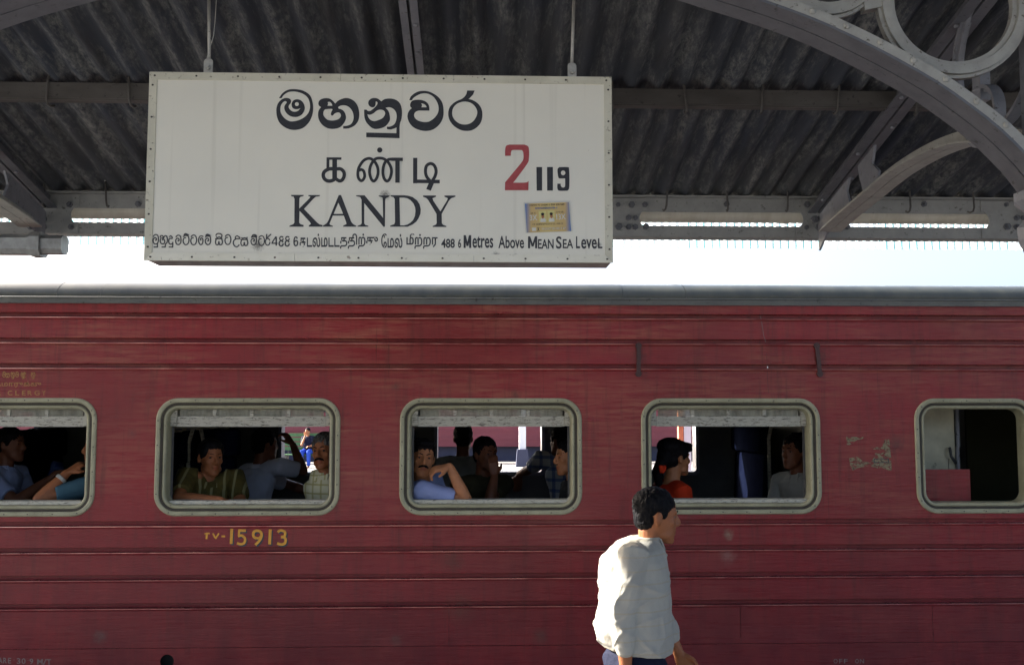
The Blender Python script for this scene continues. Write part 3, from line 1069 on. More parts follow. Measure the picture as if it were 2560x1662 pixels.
for k in range(6):
    riv(XL + .013, ZB + .05 + k * (ZT - ZB - .1) / 5); riv(XR - .013, ZB + .05 + k * (ZT - ZB - .1) / 5)
tag(mb.build('screws', 'rivet', sg), kind='stuff')
# hangers
for (pxs, pxt) in ((500, 521), (1434, 1436)):
    x = px2x(pxs, YS + .03)
    zt_ = ZT
    mb = MB(); mb.box((x - .0165, YS + .02, zt_ - .006), (x + .0165, YS + .028, zt_ + .052))
    mb.ell((x, YS + .024, zt_ + .052), (.0165, .004, .012))
    mb.build('hanger_strap', 'steel_strap', sg)
    mb = MB(); mb.tube([(x, YS + .018, zt_ + .026), (x, YS + .008, zt_ + .026)], .0105, 6); mb.tube([(x, YS + .008, zt_ + .026), (x, YS + .002, zt_ + .026)], .006, 8); mb.build('hanger_bolt', 'steel_strap', sg)
    top = at(pxt, 0, YS + .03)
    top = Vector((x, YS + .036, zt_ + .05)) + (top - Vector((x, YS + .036, zt_ + .05))) * 1.0
    top.z = roofz(top.y) - .02
    mb = MB(); mb.tube([(x, YS + .036, zt_ + .04), tuple(top)], .0062, 8); mb.build('hanger_rod', 'steel_strap', sg, smooth=True)
w0 = Vector((px2x(517, YS), YS + .03, ZT + .045))
mb = MB()
wp = [at(px, py, YS + .03) for px, py in ((517, 150), (524, 122), (534, 90), (538, 50), (541, 0), (543, -60))]
mb.tube(wp, .0018, 5); mb.build('wire', 'steel_strap', sg)

YL = YS + .0006
def place_contours(name, mat, crop, glyphs, label=None, yy=YL):
    x0, y0, sc = crop
    for g in glyphs:
        cs_ = [[(p[0], -p[1]) for p in catmull(c, True, 5)] for c in g]
        me = curve_fill(cs_)
        to_plane(me, lambda x, y: at(x0 + x / sc, y0 - y / sc, yy))
        o = link(name, me, mat, sg)
Cn = 'c'
ma = [[(225, 465, Cn), (300, 350), (400, 255), (550, 185), (750, 175), (950, 205), (1120, 285), (1240, 400), (1300, 560), (1325, 750), (1310, 950), (1250, 1130), (1150, 1290), (980, 1430), (760, 1485), (560, 1465), (380, 1380), (240, 1250), (165, 1080), (140, 900), (150, 750), (200, 620), (290, 520), (400, 465), (500, 460), (580, 490), (615, 550), (600, 620), (550, 690), (535, 750), (570, 820), (640, 880), (740, 900), (840, 870), (915, 785, Cn), (830, 815), (740, 815), (660, 770), (630, 670), (650, 590), (710, 525), (810, 500), (920, 530), (1010, 620), (1055, 750), (1040, 860), (970, 980), (860, 1050), (740, 1070), (600, 1045), (480, 960), (410, 850), (395, 750), (420, 680), (465, 620), (470, 585), (430, 560), (370, 585), (300, 670), (270, 780), (275, 900), (330, 1020), (430, 1130), (560, 1200), (680, 1210), (850, 1175), (1020, 1090), (1140, 980), (1205, 850), (1225, 720), (1205, 580), (1150, 450), (1040, 350), (880, 280), (700, 250), (530, 270), (400, 345), (340, 410), (310, 465, Cn)],
      oval(800, 655, 63, 63, 16)]
ha = [[(690, 440, Cn), (760, 365), (880, 300), (1030, 265), (1180, 295), (1310, 380), (1400, 510), (1450, 680), (1455, 850), (1420, 1000), (1320, 1140), (1180, 1220), (1050, 1250), (940, 1250, Cn), (940, 1165, Cn), (1050, 1160), (1180, 1110), (1250, 1010), (1275, 880), (1250, 730), (1180, 610), (1080, 530), (960, 500), (850, 515), (780, 560), (800, 605), (880, 630), (960, 690), (1010, 780), (1030, 900), (1000, 1010), (930, 1120), (830, 1210), (700, 1250), (560, 1260), (420, 1230), (290, 1150), (190, 1030), (140, 900), (130, 780), (150, 670), (200, 590), (225, 560, Cn), (160, 510), (140, 440), (165, 360), (240, 300), (370, 270), (500, 285), (600, 350), (680, 440, Cn)],
      [(440, 395, Cn), (520, 395), (575, 460), (590, 515, Cn), (430, 515, Cn), (452, 460)],
      [(310, 700), (350, 640), (430, 622), (560, 615), (595, 640), (560, 710), (540, 790), (570, 830), (610, 825), (660, 770), (740, 735), (810, 735), (855, 780), (865, 840), (820, 920), (720, 970), (580, 990), (440, 965), (350, 890), (300, 800)]]
nu = [[(635, 345, Cn), (720, 285), (850, 260), (1000, 275), (1130, 340), (1210, 450), (1245, 600), (1245, 760), (1225, 890), (1190, 980, Cn), (1175, 1100, Cn), (1175, 1440, Cn), (185, 1410, Cn), (185, 1270, Cn), (1080, 1290, Cn), (1085, 1120, Cn), (1000, 1155), (900, 1180), (800, 1165, Cn), (800, 1095, Cn), (900, 1090), (1010, 1030), (1070, 920), (1090, 770), (1060, 650), (980, 560), (870, 520), (760, 535, Cn), (830, 610), (870, 700), (890, 830), (880, 920), (800, 1040), (690, 1120), (500, 1165), (380, 1145), (280, 1070), (180, 950), (130, 800), (120, 590, Cn), (190, 590, Cn), (240, 630), (310, 625), (400, 560), (480, 480), (520, 410), (510, 365), (470, 350), (465, 400), (455, 460), (420, 510), (350, 520), (280, 480), (245, 410), (265, 320), (340, 260), (430, 245), (530, 265)],
      [(220, 730, Cn), (300, 740), (400, 700), (500, 620), (600, 592), (700, 615), (745, 680), (730, 760), (670, 840), (560, 895), (430, 930), (320, 900), (250, 820)]]
va = [[(150, 410, Cn), (190, 310), (290, 220), (420, 160), (570, 145), (720, 170), (880, 250), (1010, 360), (1090, 500), (1120, 680), (1115, 850), (1060, 1010), (960, 1140), (820, 1240), (640, 1280), (460, 1260), (290, 1190), (160, 1060), (100, 900), (110, 780), (160, 690), (220, 635, Cn), (175, 580), (180, 500), (230, 430), (330, 400), (470, 400), (600, 440), (680, 510), (715, 600), (720, 705, Cn), (550, 705), (420, 705), (330, 740), (285, 820), (310, 910), (400, 985), (550, 1025), (700, 1015), (840, 930), (940, 810), (980, 690), (970, 550), (920, 430), (830, 310), (710, 240), (590, 215), (460, 235), (330, 300), (255, 360), (225, 410, Cn)],
      [(490, 500, Cn), (560, 515), (620, 560), (640, 610, Cn), (490, 610, Cn), (510, 560)]]
ra = [[(1790, 135, Cn), (2000, 135, Cn), (1960, 240), (1890, 320), (1830, 375, Cn), (1950, 410), (2080, 490), (2170, 600), (2215, 730), (2215, 900), (2170, 1050), (2060, 1180), (1920, 1260), (1760, 1280), (1600, 1250), (1430, 1150), (1310, 1010), (1260, 870), (1255, 740), (1290, 620), (1360, 530), (1480, 440), (1640, 370), (1730, 290), (1770, 220)],
      [(1740, 450), (1880, 480), (1990, 560), (2060, 670), (2075, 780), (2030, 910), (1930, 1030), (1780, 1095), (1600, 1080), (1460, 990), (1380, 870), (1365, 740), (1400, 620), (1490, 520), (1610, 465)]]
place_contours('letter', 'ink', (680, 210, 12.875), [ma])
place_contours('letter', 'ink', (785, 225, 12.875), [ha])
place_contours('letter', 'ink', (900, 225, 11.883), [nu])
place_contours('letter', 'ink', (1010, 215, 11.333), [va, ra])
def rawc(name, mat, crop, polys):
    x0, y0, sc = crop
    for g in polys:
        me = curve_fill([[(p[0], -p[1]) for p in c] for c in g])
        to_plane(me, lambda x, y: at(x0 + x / sc, y0 - y / sc, YL))
        link(name, me, mat, sg)
K_ = [[(95, 95), (265, 95), (265, 110), (225, 120), (208, 140), (205, 280), (345, 140), (358, 120), (330, 110), (330, 97), (485, 97), (485, 112), (430, 120), (400, 145), (270, 285), (450, 470), (480, 492), (520, 502), (520, 525), (335, 525), (335, 508), (365, 485), (345, 455), (210, 310), (205, 470), (225, 490), (265, 502), (265, 525), (72, 525), (75, 510), (125, 490), (140, 470), (142, 150), (130, 120), (95, 110)]]
A_ = [[(740, 97), (772, 97), (910, 460), (935, 490), (978, 512), (978, 525), (800, 525), (800, 510), (845, 488), (838, 455), (808, 375), (660, 375), (615, 485), (625, 500), (660, 512), (660, 525), (525, 525), (527, 510), (575, 480), (600, 440)], [(735, 200), (800, 350), (672, 352)]]
N_ = [[(975, 100), (1090, 100), (1340, 405), (1335, 150), (1330, 130), (1280, 112), (1280, 102), (1430, 102), (1425, 118), (1375, 140), (1368, 170), (1365, 525), (1345, 525), (1085, 205), (1085, 480), (1100, 500), (1140, 512), (1140, 525), (993, 525), (995, 512), (1040, 495), (1050, 475), (1048, 160), (1030, 125), (975, 112)]]
D_ = [[(1442, 100), (1620, 100), (1680, 106), (1740, 125), (1800, 170), (1835, 225), (1850, 290), (1845, 350), (1820, 410), (1790, 455), (1740, 495), (1670, 525), (1435, 525), (1435, 510), (1490, 490), (1502, 460), (1497, 150), (1480, 125), (1442, 115)], [(1562, 133), (1620, 132), (1665, 140), (1710, 165), (1750, 210), (1772, 260), (1778, 310), (1770, 380), (1745, 435), (1710, 470), (1670, 495), (1620, 507), (1570, 505)]]
Y_ = [[(1880, 103), (2055, 103), (2055, 120), (2008, 140), (2020, 175), (2115, 318), (2205, 170), (2215, 140), (2170, 120), (2170, 103), (2318, 103), (2318, 120), (2260, 140), (2230, 175), (2132, 352), (2135, 480), (2155, 500), (2195, 515), (2195, 528), (2010, 528), (2010, 515), (2055, 495), (2065, 475), (2062, 352), (1950, 165), (1925, 138), (1880, 120)]]
rawc('letter', 'ink', (710, 470, 5.409), [K_, A_, N_, D_, Y_])
two = [[(135, 298, Cn), (135, 215), (150, 150), (200, 130, Cn), (420, 130, Cn), (475, 155), (490, 210), (488, 340), (460, 420), (300, 640, Cn), (255, 695, Cn), (400, 695), (460, 688), (485, 668, Cn), (480, 808, Cn), (132, 808, Cn), (135, 690, Cn), (360, 420, Cn), (405, 350), (405, 250), (385, 212, Cn), (250, 212), (225, 240), (220, 296, Cn)]]
place_contours('numeral', 'red_ink', (1240, 340, 5.942), [two])
nine = [[(925, 610), (913, 500), (940, 465, Cn), (1060, 465), (1086, 500), (1088, 760), (1060, 815, Cn), (940, 815), (912, 780), (912, 710, Cn), (960, 710, Cn), (965, 745), (985, 765), (1010, 765), (1026, 740), (1026, 632, Cn), (950, 632)], oval(997, 550, 33, 35, 14)]
rawc('numeral', 'ink', (1240, 340, 5.942), [[[(600, 463), (685, 463), (685, 813), (605, 813)]], [[(758, 463), (845, 463), (845, 813), (760, 813)]]])
place_contours('numeral', 'ink', (1240, 340, 5.942), [nine])

def strokes(name, mat, parent, crop, glyphs, w, Y=None, k=6):
    x0, y0, sc = crop
    for g in glyphs:
        me = stroke_mesh(g, w, lambda a, b: (x0 + a / sc, y0 + b / sc), Y if Y else YL, k)
        link(name, me, mat, parent)
T_ka = [([(255, 258), (515, 258)], 42), ([(280, 240), (277, 440)], 50), ([(396, 250), (396, 640)], 82),
        ([(400, 440), (300, 440), (215, 490), (197, 560), (230, 625), (300, 652), (380, 630), (400, 590)], 62), ([(430, 440), (500, 440), (555, 490), (562, 560), (530, 630), (480, 648), (420, 615)], 60)]
T_nn = [([(822, 470), (860, 450), (905, 480), (922, 560), (900, 620), (862, 646), (820, 610), (802, 540), (815, 430), (870, 330), (930, 275), (1000, 255), (1055, 275), (1110, 330), (1150, 420), (1155, 520), (1125, 610), (1080, 652), (1035, 610), (1007, 500), (1020, 400), (1065, 310), (1120, 260), (1190, 250), (1260, 265), (1330, 320), (1380, 410), (1390, 500), (1360, 610), (1310, 652), (1260, 600), (1240, 490), (1255, 380), (1290, 310), (1340, 275), (1400, 268), (1500, 272)], 50),
        ([(1390, 270), (1590, 272)], 58), ([(1495, 280), (1495, 680)], 76)]
T_dot = [[oval(1185, 108, 46, 46, 20)]]
T_di = [([(1806, 245), (1804, 690)], 72), ([(1772, 655), (2236, 660)], 62), ([(2060, 720), (2110, 640), (2155, 560), (2172, 470), (2140, 380), (2075, 345), (2005, 385), (1985, 480), (2005, 570), (2060, 640), (2090, 665)], 54), ([(2100, 660), (2038, 805)], 84)]
strokes('letter', 'ink', sg, (780, 360, 7.0), [T_ka, T_nn, T_di], 55)
rawc('letter', 'ink', (780, 360, 7.0), T_dot)

# the small line of lettering under the names
def sh(g, dx, dy=0, s=1, cx=0, cy=0): return [[(cx + (x - cx) * s + dx, cy + (y - cy) * s + dy) for x, y in st] for st in g]
s_ma = [[(130, 222), (155, 180), (200, 165), (245, 195), (258, 290), (240, 370), (185, 400), (138, 365), (125, 295), (150, 252), (180, 240), (210, 270), (200, 305), (172, 300)]]
s_mu = s_ma + [[(232, 370), (232, 472)], [(246, 472), (140, 472)]]
s_hu = [[(320, 245), (302, 210), (340, 188), (375, 215), (388, 245), (330, 250)], [(385, 245), (420, 197), (460, 205), (480, 280), (470, 360), (430, 400)], [(315, 260), (300, 330), (330, 385), (380, 395), (415, 350), (400, 290), (365, 280), (355, 310)], [(428, 390), (428, 472)], [(442, 472), (335, 472)]]
s_du = [[(530, 230), (560, 195), (600, 230), (592, 262), (540, 260), (515, 300), (520, 370), (560, 405), (612, 385)], [(612, 345), (612, 472)], [(626, 472), (515, 472)]]
s_tta = [[(1135, 245), (1082, 255), (1060, 320), (1085, 395), (1130, 420), (1180, 390), (1205, 300), (1185, 210), (1140, 175), (1095, 190), (1065, 228)]]
s_kom = [[(1370, 215), (1330, 200), (1280, 215), (1252, 300), (1270, 380), (1310, 415), (1350, 380), (1362, 300), (1340, 255), (1310, 255), (1300, 290), (1322, 310)]]
s_hat = [[(885, 182), (930, 142), (1012, 178)], [(885, 186), (990, 192)]]
s_sa = [[(1662, 270), (1845, 266)], [(1690, 215), (1715, 240), (1765, 225), (1815, 240), (1830, 205)], [(1690, 280), (1672, 350), (1695, 412), (1740, 410), (1757, 335), (1775, 412), (1820, 410), (1845, 350), (1828, 280)]]
s_si = s_sa + [[(1680, 195), (1705, 150), (1760, 137), (1820, 160), (1836, 205)]]
s_u = [[(2250, 235), (2225, 200), (2180, 210), (2170, 262), (2275, 262), (2262, 215)], [(2200, 262), (2130, 310), (2115, 390), (2160, 455), (2210, 468), (2265, 412)]]
row1 = [s_mu, s_hu, s_du, sh(s_ma, 560, 15), sh(s_tta, -190, -3) + s_hat, s_tta, s_kom, sh(s_ma, 1295, 15) + sh(s_hat, 540, 15), s_si, sh(s_tta, 848, -8), s_u]
strokes('small_letter', 'ink_soft', sg, (370, 570, 9.917), row1, 29)
r2_sa = sh(s_sa, -1652, 20)
r2_mi = sh(s_ma, 148, 22) + [[(295, 215), (310, 182), (350, 167), (400, 182), (410, 235)], [(290, 222), (400, 222)]]
r2_ta = sh(s_tta, -600, 20)
r2_r = [oval(685, 345, 56, 84, 18), [(655, 262), (662, 150)], [(665, 250), (772, 152)]]
d4 = [([(898, 215), (898, 440)], 36), ([(890, 215), (790, 372)], 30), ([(782, 380), (928, 380)], 30)]
d8 = [([p for p in oval(1028, 262, 44, 48, 14)], 30), ([p for p in oval(1020, 385, 50, 66, 14)], 32)]
d8b = [([(x + 150, y) for x, y in st], w_) for st, w_ in d8]
d6 = [([(1418, 268), (1400, 228), (1365, 232), (1342, 290), (1340, 370), (1355, 425), (1388, 440), (1422, 410), (1425, 340), (1390, 315), (1345, 345)], 32)]
strokes('small_letter', 'ink_soft', sg, (600, 570, 9.917), [r2_sa, r2_mi, r2_ta, r2_r, d4, d8, d8b, d6], 28)
def word(s, box, mat='ink_soft', bold=.03, parent=None, Y=None, name='small_letter', skew=0):
    me = text_mesh(s, bold)
    fit(me, box, Y or YL, skew)
    return link(name, me, mat, parent or sg)
word('கடல்மடட', (749, 584, 849, 618), bold=.02)
word('ததி', (850, 584, 893, 622), bold=.02)
word('ற்கு', (895, 584, 945, 622), bold=.02)
word('ேமல்', (953, 584, 1006, 620), bold=.02)
word('மீற்றர', (1016, 584, 1094, 622), bold=.02)
word('488', (1103, 597, 1137, 620), bold=.025)
word('6', (1145, 597, 1153, 620), bold=.025)
def bigm(x0, y0, x1, y1):
    w_ = 5.2
    strokes('small_letter', 'ink_soft', sg, (0, 0, 1), [[([(x0 + w_ / 2, y0), (x0 + w_ / 2, y1)], w_), ([(x1 - w_ / 2, y0), (x1 - w_ / 2, y1)], w_), ([(x0 + 3.5, y0 + 1), ((x0 + x1) / 2, y1 - 5)], w_ - .6), ([((x0 + x1) / 2, y1 - 5), (x1 - 3.5, y0 + 1)], w_ - .6)]], w_)
bigm(1159, 588, 1178, 620); word('etres', (1181, 590, 1233, 620), bold=.018)
word('Above', (1246, 590, 1310, 621), bold=.018)
bigm(1320, 591, 1343, 621); word('EAN', (1345, 598, 1384, 622), bold=.018)
word('S', (1390, 591, 1404, 622), bold=.018); word('EA', (1407, 598, 1433, 621), bold=.018)
word('L', (1440, 591, 1450, 621), bold=.018); word('eve', (1453, 598, 1492, 622), bold=.018); word('L', (1495, 596, 1506, 621), bold=.018)

# poster stuck on the sign
ps = tag(empty('small_poster', at(1369, 583, YS)), 'small orange and blue printed poster with two portraits stuck on the sign', 'poster')
YP = YS + .0004
def pquad(u0, v0, u1, v1, mat, nm, dy):
    """u,v in the poster's own 0..1 frame"""
    def P(u, v):
        a = Vector((1309, 506)); b = Vector((1425, 502)); c = Vector((1431, 579)); d = Vector((1314, 583))
        p = a * (1 - u) * (1 - v) + b * u * (1 - v) + c * u * v + d * (1 - u) * v
        return at(p.x, p.y, YS - dy)
    mb = MB(); mb.add([P(u0, v0), P(u1, v0), P(u1, v1), P(u0, v1)], [(0, 1, 2, 3)])
    return mb.build(nm, mat, ps), P
def m_poster():
    m, nt, b = newmat('poster_print')
    g = N(nt, 'ShaderNodeNewGeometry'); sp = N(nt, 'ShaderNodeSeparateXYZ'); L(nt, g.outputs['Position'], sp.inputs[0])
    x0, x1 = at(1311, 540, YS).x, at(1429, 540, YS).x
    r = N(nt, 'ShaderNodeMapRange'); r.inputs['From Min'].default_value = x0; r.inputs['From Max'].default_value = x1
    L(nt, sp.outputs['X'], r.inputs['Value'])
    cr = N(nt, 'ShaderNodeValToRGB'); e = cr.color_ramp.elements
    e[0].position = .02; e[0].color = (.06, .14, .36, 1); e[1].position = .14; e[1].color = (.54, .37, .13, 1)
    k = e.new(.5); k.color = (.58, .44, .14, 1); k = e.new(.86); k.color = (.54, .37, .13, 1); k = e.new(.98); k.color = (.06, .14, .36, 1)
    L(nt, r.outputs[0], cr.inputs[0]); L(nt, cr.outputs[0], b.inputs['Base Color']); b.inputs['Roughness'].default_value = .3
    return m
M['poster'] = m_poster()
M['paper'] = paint('paper', (.62, .61, .52), (.55, .55, .48), 30, rough=.4, bmp=0)
M['pale_yellow'] = paint('pale_yellow', (.62, .58, .2), (.6, .5, .2), 30, rough=.4, bmp=0)
M['blue_ink'] = paint('blue_ink', (.04, .12, .36), (.06, .15, .4), 30, rough=.4, bmp=0)
pquad(0, 0, 1, 1, 'paper', 'poster_sheet', .0006)
o, PF = pquad(.025, .045, .975, .985, 'poster', 'print_field', .0009)
for (u0, u1) in ((.31, .47), (.50, .65)):
    pquad(u0, .30, u1, .66, 'pale_yellow', 'portrait_field', .0012)
    uc = (u0 + u1) / 2
    for (cu_, cv, ru, rv, mt, dy) in ((uc, .62, .06, .10, 'paper', .0014), (uc, .47, .028, .085, 'skin_light', .0016), (uc, .405, .034, .045, 'black', .0018)):
        vs = [PF(cu_ + ru * math.cos(a), min(.665, cv + rv * math.sin(a))) - Vector((0, dy, 0)) for a in [2 * PI * k / 16 for k in range(16)]]
        mb = MB(); mb.add(vs, [tuple(range(16))]); mb.build('portrait', mt, ps)
def pword(s, u0, v0, u1, v1, mat, bold=.02):
    me = text_mesh(s, bold)
    xs = [v.co.x for v in me.vertices]; ys = [v.co.y for v in me.vertices]
    ax, bx_, ay, by = min(xs), max(xs), min(ys), max(ys)
    to_plane(me, lambda x, y: PF(u0 + (x - ax) / (bx_ - ax) * (u1 - u0), v1 + (y - ay) / (by - ay) * (v0 - v1)) - Vector((0, .0012, 0)))
    link('poster_lettering', me, mat, ps)
pword('3X', .11, .42, .27, .60, 'paper'); pword('13X', .68, .42, .88, .60, 'paper'); pword('X', .25, .83, .30, .95, 'black')
def squig(u0, u1, v, mat, w, seed, amp=.022):
    r_ = random.Random(seed); mb = MB(); u = u0
    while u < u1 - .03:
        n = 10; rr = r_.uniform(.010, .015)
        c = [(u + rr + rr * math.cos(a) * (1 - .15 * k / n), v + amp * math.sin(a)) for k, a in enumerate([r_.uniform(0, 2) + 5.2 * k / n for k in range(n + 1)])]
        for i in range(n):
            p, q = c[i], c[i + 1]
            mb.add([PF(p[0], p[1] - w) - Vector((0, .0014, 0)), PF(q[0], q[1] - w) - Vector((0, .0014, 0)), PF(q[0], q[1] + w) - Vector((0, .0014, 0)), PF(p[0], p[1] + w) - Vector((0, .0014, 0))], [(0, 1, 2, 3)])
        u += rr * 2 + .004 + (.02 if r_.random() < .2 else 0)
    mb.build('poster_lettering', mat, ps)
squig(.12, .88, .11, 'black', .008, 1); squig(.24, .74, .215, 'blue_ink', .010, 2); squig(.14, .27, .365, 'ink_soft', .006, 3); squig(.69, .87, .355, 'ink_soft', .006, 4)
squig(.16, .84, .73, 'ink_soft', .006, 5); squig(.35, .88, .885, 'paper', .012, 6, .03)
pquad(.14, .83, .23, .94, 'paper', 'blank_box', .0013)

# ================================================================== the red coach
YI = 9.1                                   # outer face of the far side
FLZ = .55                                  # coach floor height
CX0, CX1 = -10.5, 10.5
tc = tag(empty('passenger_carriage', (0, (YT + YI) / 2, -.8)), 'worn red passenger coach with cream window frames, filling the lower half', 'train')

def rrect(x0, x1, z0, z1, r, n=8):
    c = []
    for (cx_, cz_, a0) in ((x1 - r, z1 - r, 0), (x0 + r, z1 - r, 90), (x0 + r, z0 + r, 180), (x1 - r, z0 + r, 270)):
        for k in range(n + 1):
            a = math.radians(a0 + 90 * k / n)
            c.append((cx_ + r * math.cos(a), cz_ + r * math.sin(a)))
    return c
# window outlines measured on the side: (left, right, top, bottom) in photograph pixels
WPX = [(-235, 240, 995, 1290), (388, 850, 995, 1289), (999, 1455, 996, 1288), (1603, 2052, 996, 1286), (2288, 2592, 993, 1282)]
WIN = []
for (a, b, t, bt) in WPX:
    m_ = (a + b) / 2
    WIN.append((at(a, 1140, YT).x, at(b, 1140, YT).x, at(m_, bt, YT).z, at(m_, t, YT).z))
wz0 = sum(w[2] for w in WIN) / 5; wz1 = sum(w[3] for w in WIN) / 5
WIN = [(a, b, wz0, wz1) for a, b, _, _ in WIN]
for dx in (1.9, 3.45):
    WIN.append((WIN[4][1] + dx - 1.1, WIN[4][1] + dx, wz0, wz1))
WIN.append((WIN[0][0] - 1.54, WIN[0][0] - .37, wz0, wz1)); WIN.append((WIN[0][0] - 3.08, WIN[0][0] - 1.91, wz0, wz1))
RR = .135
zg = [py2z(p, YT) for p in (790, 853, 916)]
zl = [py2z(p, YT) for p in (1306, 1371, 1439, 1509)]
zt_body = py2z(762, YT)
zseam = py2z(1613, YT)
zbot = .28

# belt panel with window openings
cont = [[(CX0, zl[0] + .0), (CX1, zl[0] + .0), (CX1, zg[2]), (CX0, zg[2])]]
for (a, b, z0, z1) in WIN:
    cont.append(rrect(a + .02, b - .02, z0 + .02, z1 - .02, RR - .02)[::-1])
def belt(y, mat, nm, contours, thick=None):
    me = curve_fill(contours)
    for v in me.vertices: v.co = Vector((v.co.x, y, v.co.y))
    return link(nm, me, mat, tc)
GH = .0175
cont[0] = [(CX0, zl[0] + GH), (CX1, zl[0] + GH), (CX1, zg[2] - GH - .012), (CX0, zg[2] - GH - .012)]
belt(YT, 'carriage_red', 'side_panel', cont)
# grooved bands above and below
def groove(z):
    """profile going down past a groove at height z: list of (y, z)"""
    return [(YT, z + GH), (YT + .002, z + GH - .002), (YT + .042, z + GH - .003), (YT + .042, z - GH + .004), (YT - .006, z - GH + .001),
            (YT - .0075, z - GH - .003), (YT - .006, z - GH - .007), (YT, z - GH - .012)]
def band(prof, nm='side_panel', mat='carriage_red', x0=CX0, x1=CX1, seg=60):
    vs, fs = [], []
    m = len(prof)
    for i in range(seg + 1):
        x = x0 + (x1 - x0) * i / seg
        for j, (y, z) in enumerate(prof):
            w = .0035 * noise.noise(Vector((x * 1.3, z * 3, 5))) + .0015 * noise.noise(Vector((x * 6, z * 6, 1)))
            vs.append((x, y + w * (0 if j in (0, m - 1) else 1), z))
    for i in range(seg):
        for j in range(m - 1):
            fs.append((i * m + j, (i + 1) * m + j, (i + 1) * m + j + 1, i * m + j + 1))
    me = D.meshes.new(nm); me.from_pydata(vs, [], fs)
    return link(nm, me, mat, tc)
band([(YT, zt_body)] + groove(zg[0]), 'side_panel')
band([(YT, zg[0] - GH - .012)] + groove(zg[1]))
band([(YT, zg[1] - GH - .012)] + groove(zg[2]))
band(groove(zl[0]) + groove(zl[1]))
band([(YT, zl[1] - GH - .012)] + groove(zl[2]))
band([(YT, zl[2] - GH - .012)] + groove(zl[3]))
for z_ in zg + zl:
    mb = MB(); mb.tube([(CX0, YT - .0062, z_ - GH + .0005), (CX1, YT - .0062, z_ - GH + .0005)], .0022, 6); mb.build('lip_highlight', 'highlight_pink', tc, smooth=True)  # thin strip painting the highlight along each groove lip
# lower plates, lapped, with joints
zlo_ = zl[3] - GH - .012
xs = [CX0, px2x(-390, YT), px2x(1125, YT), px2x(1842, YT), px2x(2314, YT), 4.6, CX1]
for a, b in zip(xs[:-1], xs[1:]):
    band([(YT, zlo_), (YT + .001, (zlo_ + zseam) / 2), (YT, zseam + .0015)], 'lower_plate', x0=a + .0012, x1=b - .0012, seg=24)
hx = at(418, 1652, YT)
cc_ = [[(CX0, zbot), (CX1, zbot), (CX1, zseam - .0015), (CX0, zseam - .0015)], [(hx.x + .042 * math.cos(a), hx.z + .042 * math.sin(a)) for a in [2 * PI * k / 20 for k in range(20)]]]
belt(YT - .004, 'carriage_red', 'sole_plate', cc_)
mb = MB(); mb.box((CX0, YT - .004, zseam - .0015), (CX1, YT + .004, zseam - .0005)); mb.build('sole_plate_lip', 'carriage_red', tc)
mb = MB(); mb.box((CX0, YT + .09, zbot - .05), (CX1, YT + .12, FLZ - .02)); mb.build('solebar', 'black', tc)
for X in (-7.5, 7.5):
    for dx in (-1.1, 1.1):
        mb = MB(); c0 = [(.46, -.06), (.46, .0), (.43, .0), (.43, .06), (.1, .07), (.1, .09)]
        mb.loft([[Vector((X + dx + r * math.cos(2 * PI * k / 24), 6.98 + y, -.22 + r * math.sin(2 * PI * k / 24))) for k in range(24)] for r, y in c0]); mb.build('wheel', 'rail_rust', tc)
    mb = MB(); mb.box((X - 1.5, 6.8, -.1), (X + 1.5, 6.9, .16)); mb.build('bogie_frame', 'black', tc)

# roof: drip rail, rounded shoulder, crown
zrl, zrm = zt_body, py2z(748, YT)
mb = MB(); mb.box((CX0, YT - .010, zrl + .001), (CX1, YT + .02, zrm)); mb.build('drip_rail', 'drip', tc)
mb = MB(); mb.tube([(CX0, YT - .011, zrm + .004), (CX1, YT - .011, zrm + .004)], .0045, 8); mb.build('drip_bead', 'drip', tc, smooth=True)
cy = (YT + YI) / 2
prof = []
zsh = py2z(700, YT + .2)
for k in range(9):
    a = math.radians(90 * k / 8)
    prof.append((YT + .20 - .195 * math.cos(a), zrm + .008 + (zsh - zrm - .03) * math.sin(a) * .92))
zk = prof[-1][1]
for k in range(1, 7):
    t = k / 6
    prof.append((YT + .2 + (cy - YT - .2) * t, zk + .10 * (1 - (1 - t) ** 2)))
full = prof + [(2 * cy - y, z) for y, z in prof[::-1][1:]]
rx = [CX0] + [px2x(p, YT) for p in (-1100, 130, 240, 1560, 1720, 2820)] + [CX1]
rx = sorted(rx)
for i, (a, b) in enumerate(zip(rx[:-1], rx[1:])):
    vs, fs = [], []
    sg_ = max(1, int((b - a) / .25))
    m = len(full)
    for k in range(sg_ + 1):
        x = a + (b - a) * k / sg_
        for j, (y, z) in enumerate(full):
            q = noise.noise(Vector((x * 1.4, y * 2, 3)))
            vs.append((x + (.0015 if k == 0 else 0), y, z + .004 * q + (.0015 if i % 2 else 0)))
    for k in range(sg_):
        for j in range(m - 1):
            fs.append((k * m + j, (k + 1) * m + j, (k + 1) * m + j + 1, k * m + j + 1))
    me = D.meshes.new('roof_panel'); me.from_pydata(vs, [], fs)
    link('roof_panel', me, 'roof_paint', tc, smooth=True)

